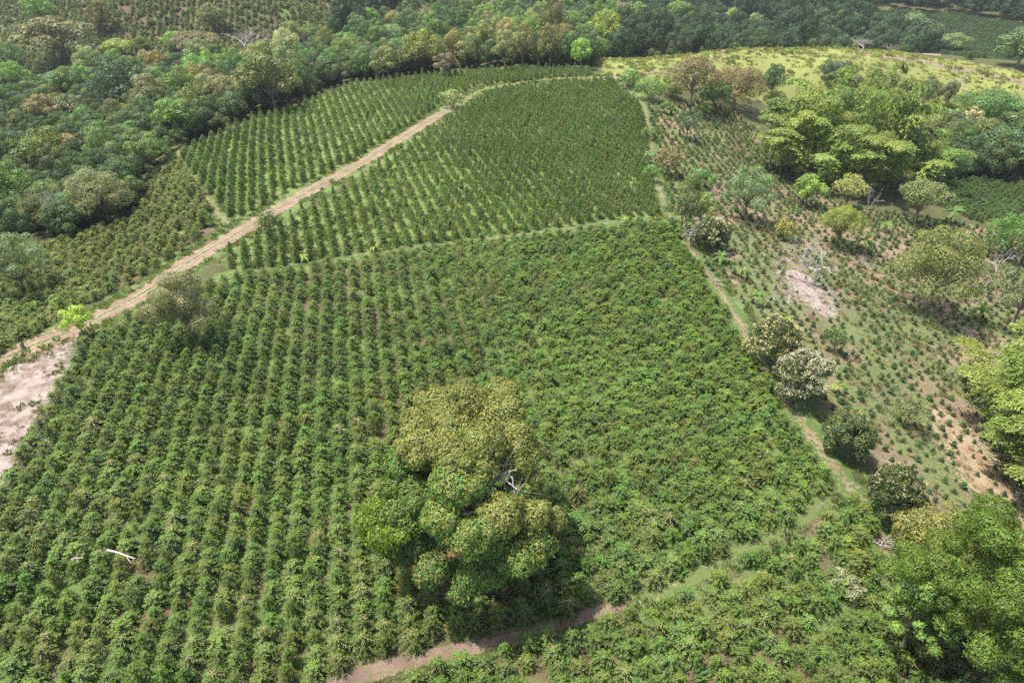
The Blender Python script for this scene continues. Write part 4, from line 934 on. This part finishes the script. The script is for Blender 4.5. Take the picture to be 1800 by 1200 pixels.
b = N(nt, 'ShaderNodeBump'); b.inputs['Strength'].default_value = .8; b.inputs['Distance'].default_value = .25; ln.new(n1.outputs[0], b.inputs['Height']); ln.new(b.outputs[0], p.inputs['Normal'])
o = N(nt, 'ShaderNodeOutputMaterial'); ln.new(p.outputs[0], o.inputs[0])
mb = MB(); mb.add(np.c_[x, y, z], f, col.clip(.005, 1)); me = mb.mesh('ground', M_ground)
me.polygons.foreach_set('use_smooth', np.ones(len(f), bool)); g = link('ground', me); g['kind'] = 'structure'

# ------------------------------------------------------------------ grass tufts and weeds (nobody could count them)
def tuft(rs, n, h, sp, wd):
    mb = MB(); az = rs.uniform(0, 6.28, n); r = sp*np.sqrt(rs.rand(n))
    p = np.stack([r*np.cos(az), r*np.sin(az), np.zeros(n)], 1); d = np.stack([np.cos(az)*.5, np.sin(az)*.5, rs.uniform(.5, 1.2, n)], 1)+rs.normal(0, .25, (n, 3))
    c = rs.uniform(.7, 1.3, (n, 1))*np.array((1, 1, 1)); c[rs.rand(n) < .15] *= np.array((1.7, 1.25, 1.2))
    mb.leaves(p, d, rs.normal(0, 1, (n, 3))+np.array((0, 0, .8)), h*rs.uniform(.6, 1.2, n), wd, c); return mb
rs = np.random.RandomState(8)
TUFT = [tuft(rs, 22, .38, .3, .07).mesh('grass_tuft', M_grass) for _ in range(4)]+[tuft(rs, 40, .6, .5, .16).mesh('weed_tuft', M_grass) for _ in range(3)]
def area_pts(pg, dens):
    lo, hi = pg.min(0), pg.max(0); k = int((hi-lo).prod()*dens); p = lo+RS.rand(k, 2)*(hi-lo); return p[inside(pg, p[:, 0], p[:, 1])]
def strip_pts(c, w0, w1, dens):
    L = np.hypot(*np.diff(c, axis=0).T).sum(); k = int(L*(w1-w0)*2*dens); i = RS.randint(1, len(c)-1, k); tg = c[i+1]-c[i-1]; tg /= np.linalg.norm(tg, axis=1)[:, None]
    return c[i]+np.stack([-tg[:, 1], tg[:, 0]], 1)*(RS.uniform(w0, w1, k)*RS.choice((-1, 1), k))[:, None]+RS.normal(0, .2, (k, 2))
gp, gc, gi, gs = [], [], [], []
def sow(p, base, sc, weeds=.2, thr=None, seed=1, sz=4.):
    if thr is not None: p = p[fbm(p[:, 0], p[:, 1], sz, seed) > thr]
    k = len(p); gp.append(p); gc.append(np.array(base)[None]*RS.uniform(.7, 1.3, (k, 1))*(1+RS.normal(0, .08, (k, 3))))
    gi.append(np.where(RS.rand(k) < weeds, RS.randint(4, 7, k), RS.randint(0, 4, k))); gs.append(sc*RS.uniform(.6, 1.4, k))
GC = (.13, .188, .06)
sow(area_pts(FC, 1.6), GC, .8); sow(area_pts(FD, 1.0), GC, .8); sow(area_pts(FA, .9), (.085, .16, .04), 1., .3, .52, 4, 5.); sow(area_pts(FB, .8), (.085, .16, .04), 1., .3, .5, 4, 5.)
fy = area_pts(FY, 1.5); fy = fy[(seg_dist(SOILP, fy[:, 0], fy[:, 1]) > 4) & (seg_dist(STRAWP, fy[:, 0], fy[:, 1]) > 3.5)]; sow(fy, (.125, .165, .06), .6, .25, .45, 6, 6.)
sow(area_pts(FY, .8), (.23, .20, .115), .55, .2)
for c, w0, w1 in ((road_c, 1.6, 3.6), (road_c2, .8, 3.), (path_a, .8, 2.2), (path_b, .6, 2.2), (path_c, .5, 1.2), (path_e, 1.2, 2.8), (path_d, 1.1, 1.8)): sow(strip_pts(c, w0, w1, 4), GC, .75, .15, .4, 9, 3.)
sow(area_pts(HILL, .8), (.225, .258, .086), .85, .3, .34, 12, 9.); sow(area_pts(HILL, .05), (.19, .23, .07), 1.3, 1.)
BARE = poly((95,590),(-60,660),(-150,1040),(0,885),(45,790),(135,612)); sow(area_pts(BARE, 1.), (.11, .145, .05), .6, .2, .5, 30, 4.); sow(area_pts(BARE, 1.2), (.16, .12, .085), .4, .1, .45, 31, 3.)
gp = np.concatenate(gp); gz = zt(gp[:, 0], gp[:, 1])
scatter('grass_tufts', np.c_[gp, gz], RS.uniform(0, 6.28, len(gp)), np.concatenate(gs), np.concatenate(gi), np.concatenate(gc).clip(.005, 1), TUFT, ('tufts of green grass and weeds between rows and along paths', 'grass'))
print('tufts', len(gp))

# ------------------------------------------------------------------ haze: the air over the whole scene
M_haze = bpy.data.materials.new('haze'); M_haze.use_nodes = True; nt = M_haze.node_tree; nt.nodes.clear()
pv = nt.nodes.new('ShaderNodeVolumePrincipled'); pv.inputs['Color'].default_value = (.86, .91, 1, 1); pv.inputs['Density'].default_value = .00012; pv.inputs['Anisotropy'].default_value = .25
om = nt.nodes.new('ShaderNodeOutputMaterial'); nt.links.new(pv.outputs[0], om.inputs['Volume'])
hx, hy0, hy1, hz0, hz1 = 2800., -2800., 2900., float(z.min())-1, max(float(z.max()), 60.)+40
hv = [(a, b_, c_) for c_ in (hz0, hz1) for b_ in (hy0, hy1) for a in (-hx, hx)]
hm = bpy.data.meshes.new('haze'); hm.from_pydata(hv, [], [(0, 2, 3, 1), (4, 5, 7, 6), (0, 1, 5, 4), (2, 6, 7, 3), (0, 4, 6, 2), (1, 3, 7, 5)]); hm.materials.append(M_haze)
ho = link('haze', hm); ho['kind'] = 'stuff'

# ------------------------------------------------------------------ light and sky
SUN_EL, SUN_AZ = radians(69), radians(-76)      # azimuth from +Y, clockwise
sd = bpy.data.lights.new('sun', 'SUN'); so = bpy.data.objects.new('sun', sd); COL.objects.link(so)
sd.energy = 4.8; sd.angle = radians(.5); sd.color = (1, .95, .85)
so.rotation_euler = (pi/2-SUN_EL, 0, pi-SUN_AZ)
so.location = (-60, 60, 120)
W = bpy.data.worlds.new('World'); S.world = W; W.use_nodes = True; nt = W.node_tree
sk = nt.nodes.new('ShaderNodeTexSky'); sk.sky_type = 'NISHITA'; sk.sun_disc = False; sk.sun_elevation = SUN_EL; sk.sun_rotation = SUN_AZ; sk.air_density = 1.2; sk.dust_density = 3.
bg = nt.nodes['Background']; nt.links.new(sk.outputs[0], bg.inputs[0]); bg.inputs[1].default_value = .135
S.view_settings.view_transform = 'Standard'; S.view_settings.look = 'None'; S.view_settings.exposure = 1.06; S.view_settings.gamma = 1
S.render.engine = 'CYCLES'; S.cycles.max_bounces = 6; S.cycles.diffuse_bounces = 3; S.cycles.transmission_bounces = 4; S.cycles.transparent_max_bounces = 8; S.cycles.volume_bounces = 0
S.cycles.use_denoising = False; S.cycles.denoiser = 'OPENIMAGEDENOISE'; S.cycles.denoising_input_passes = 'RGB_ALBEDO_NORMAL'; S.cycles.use_adaptive_sampling = False
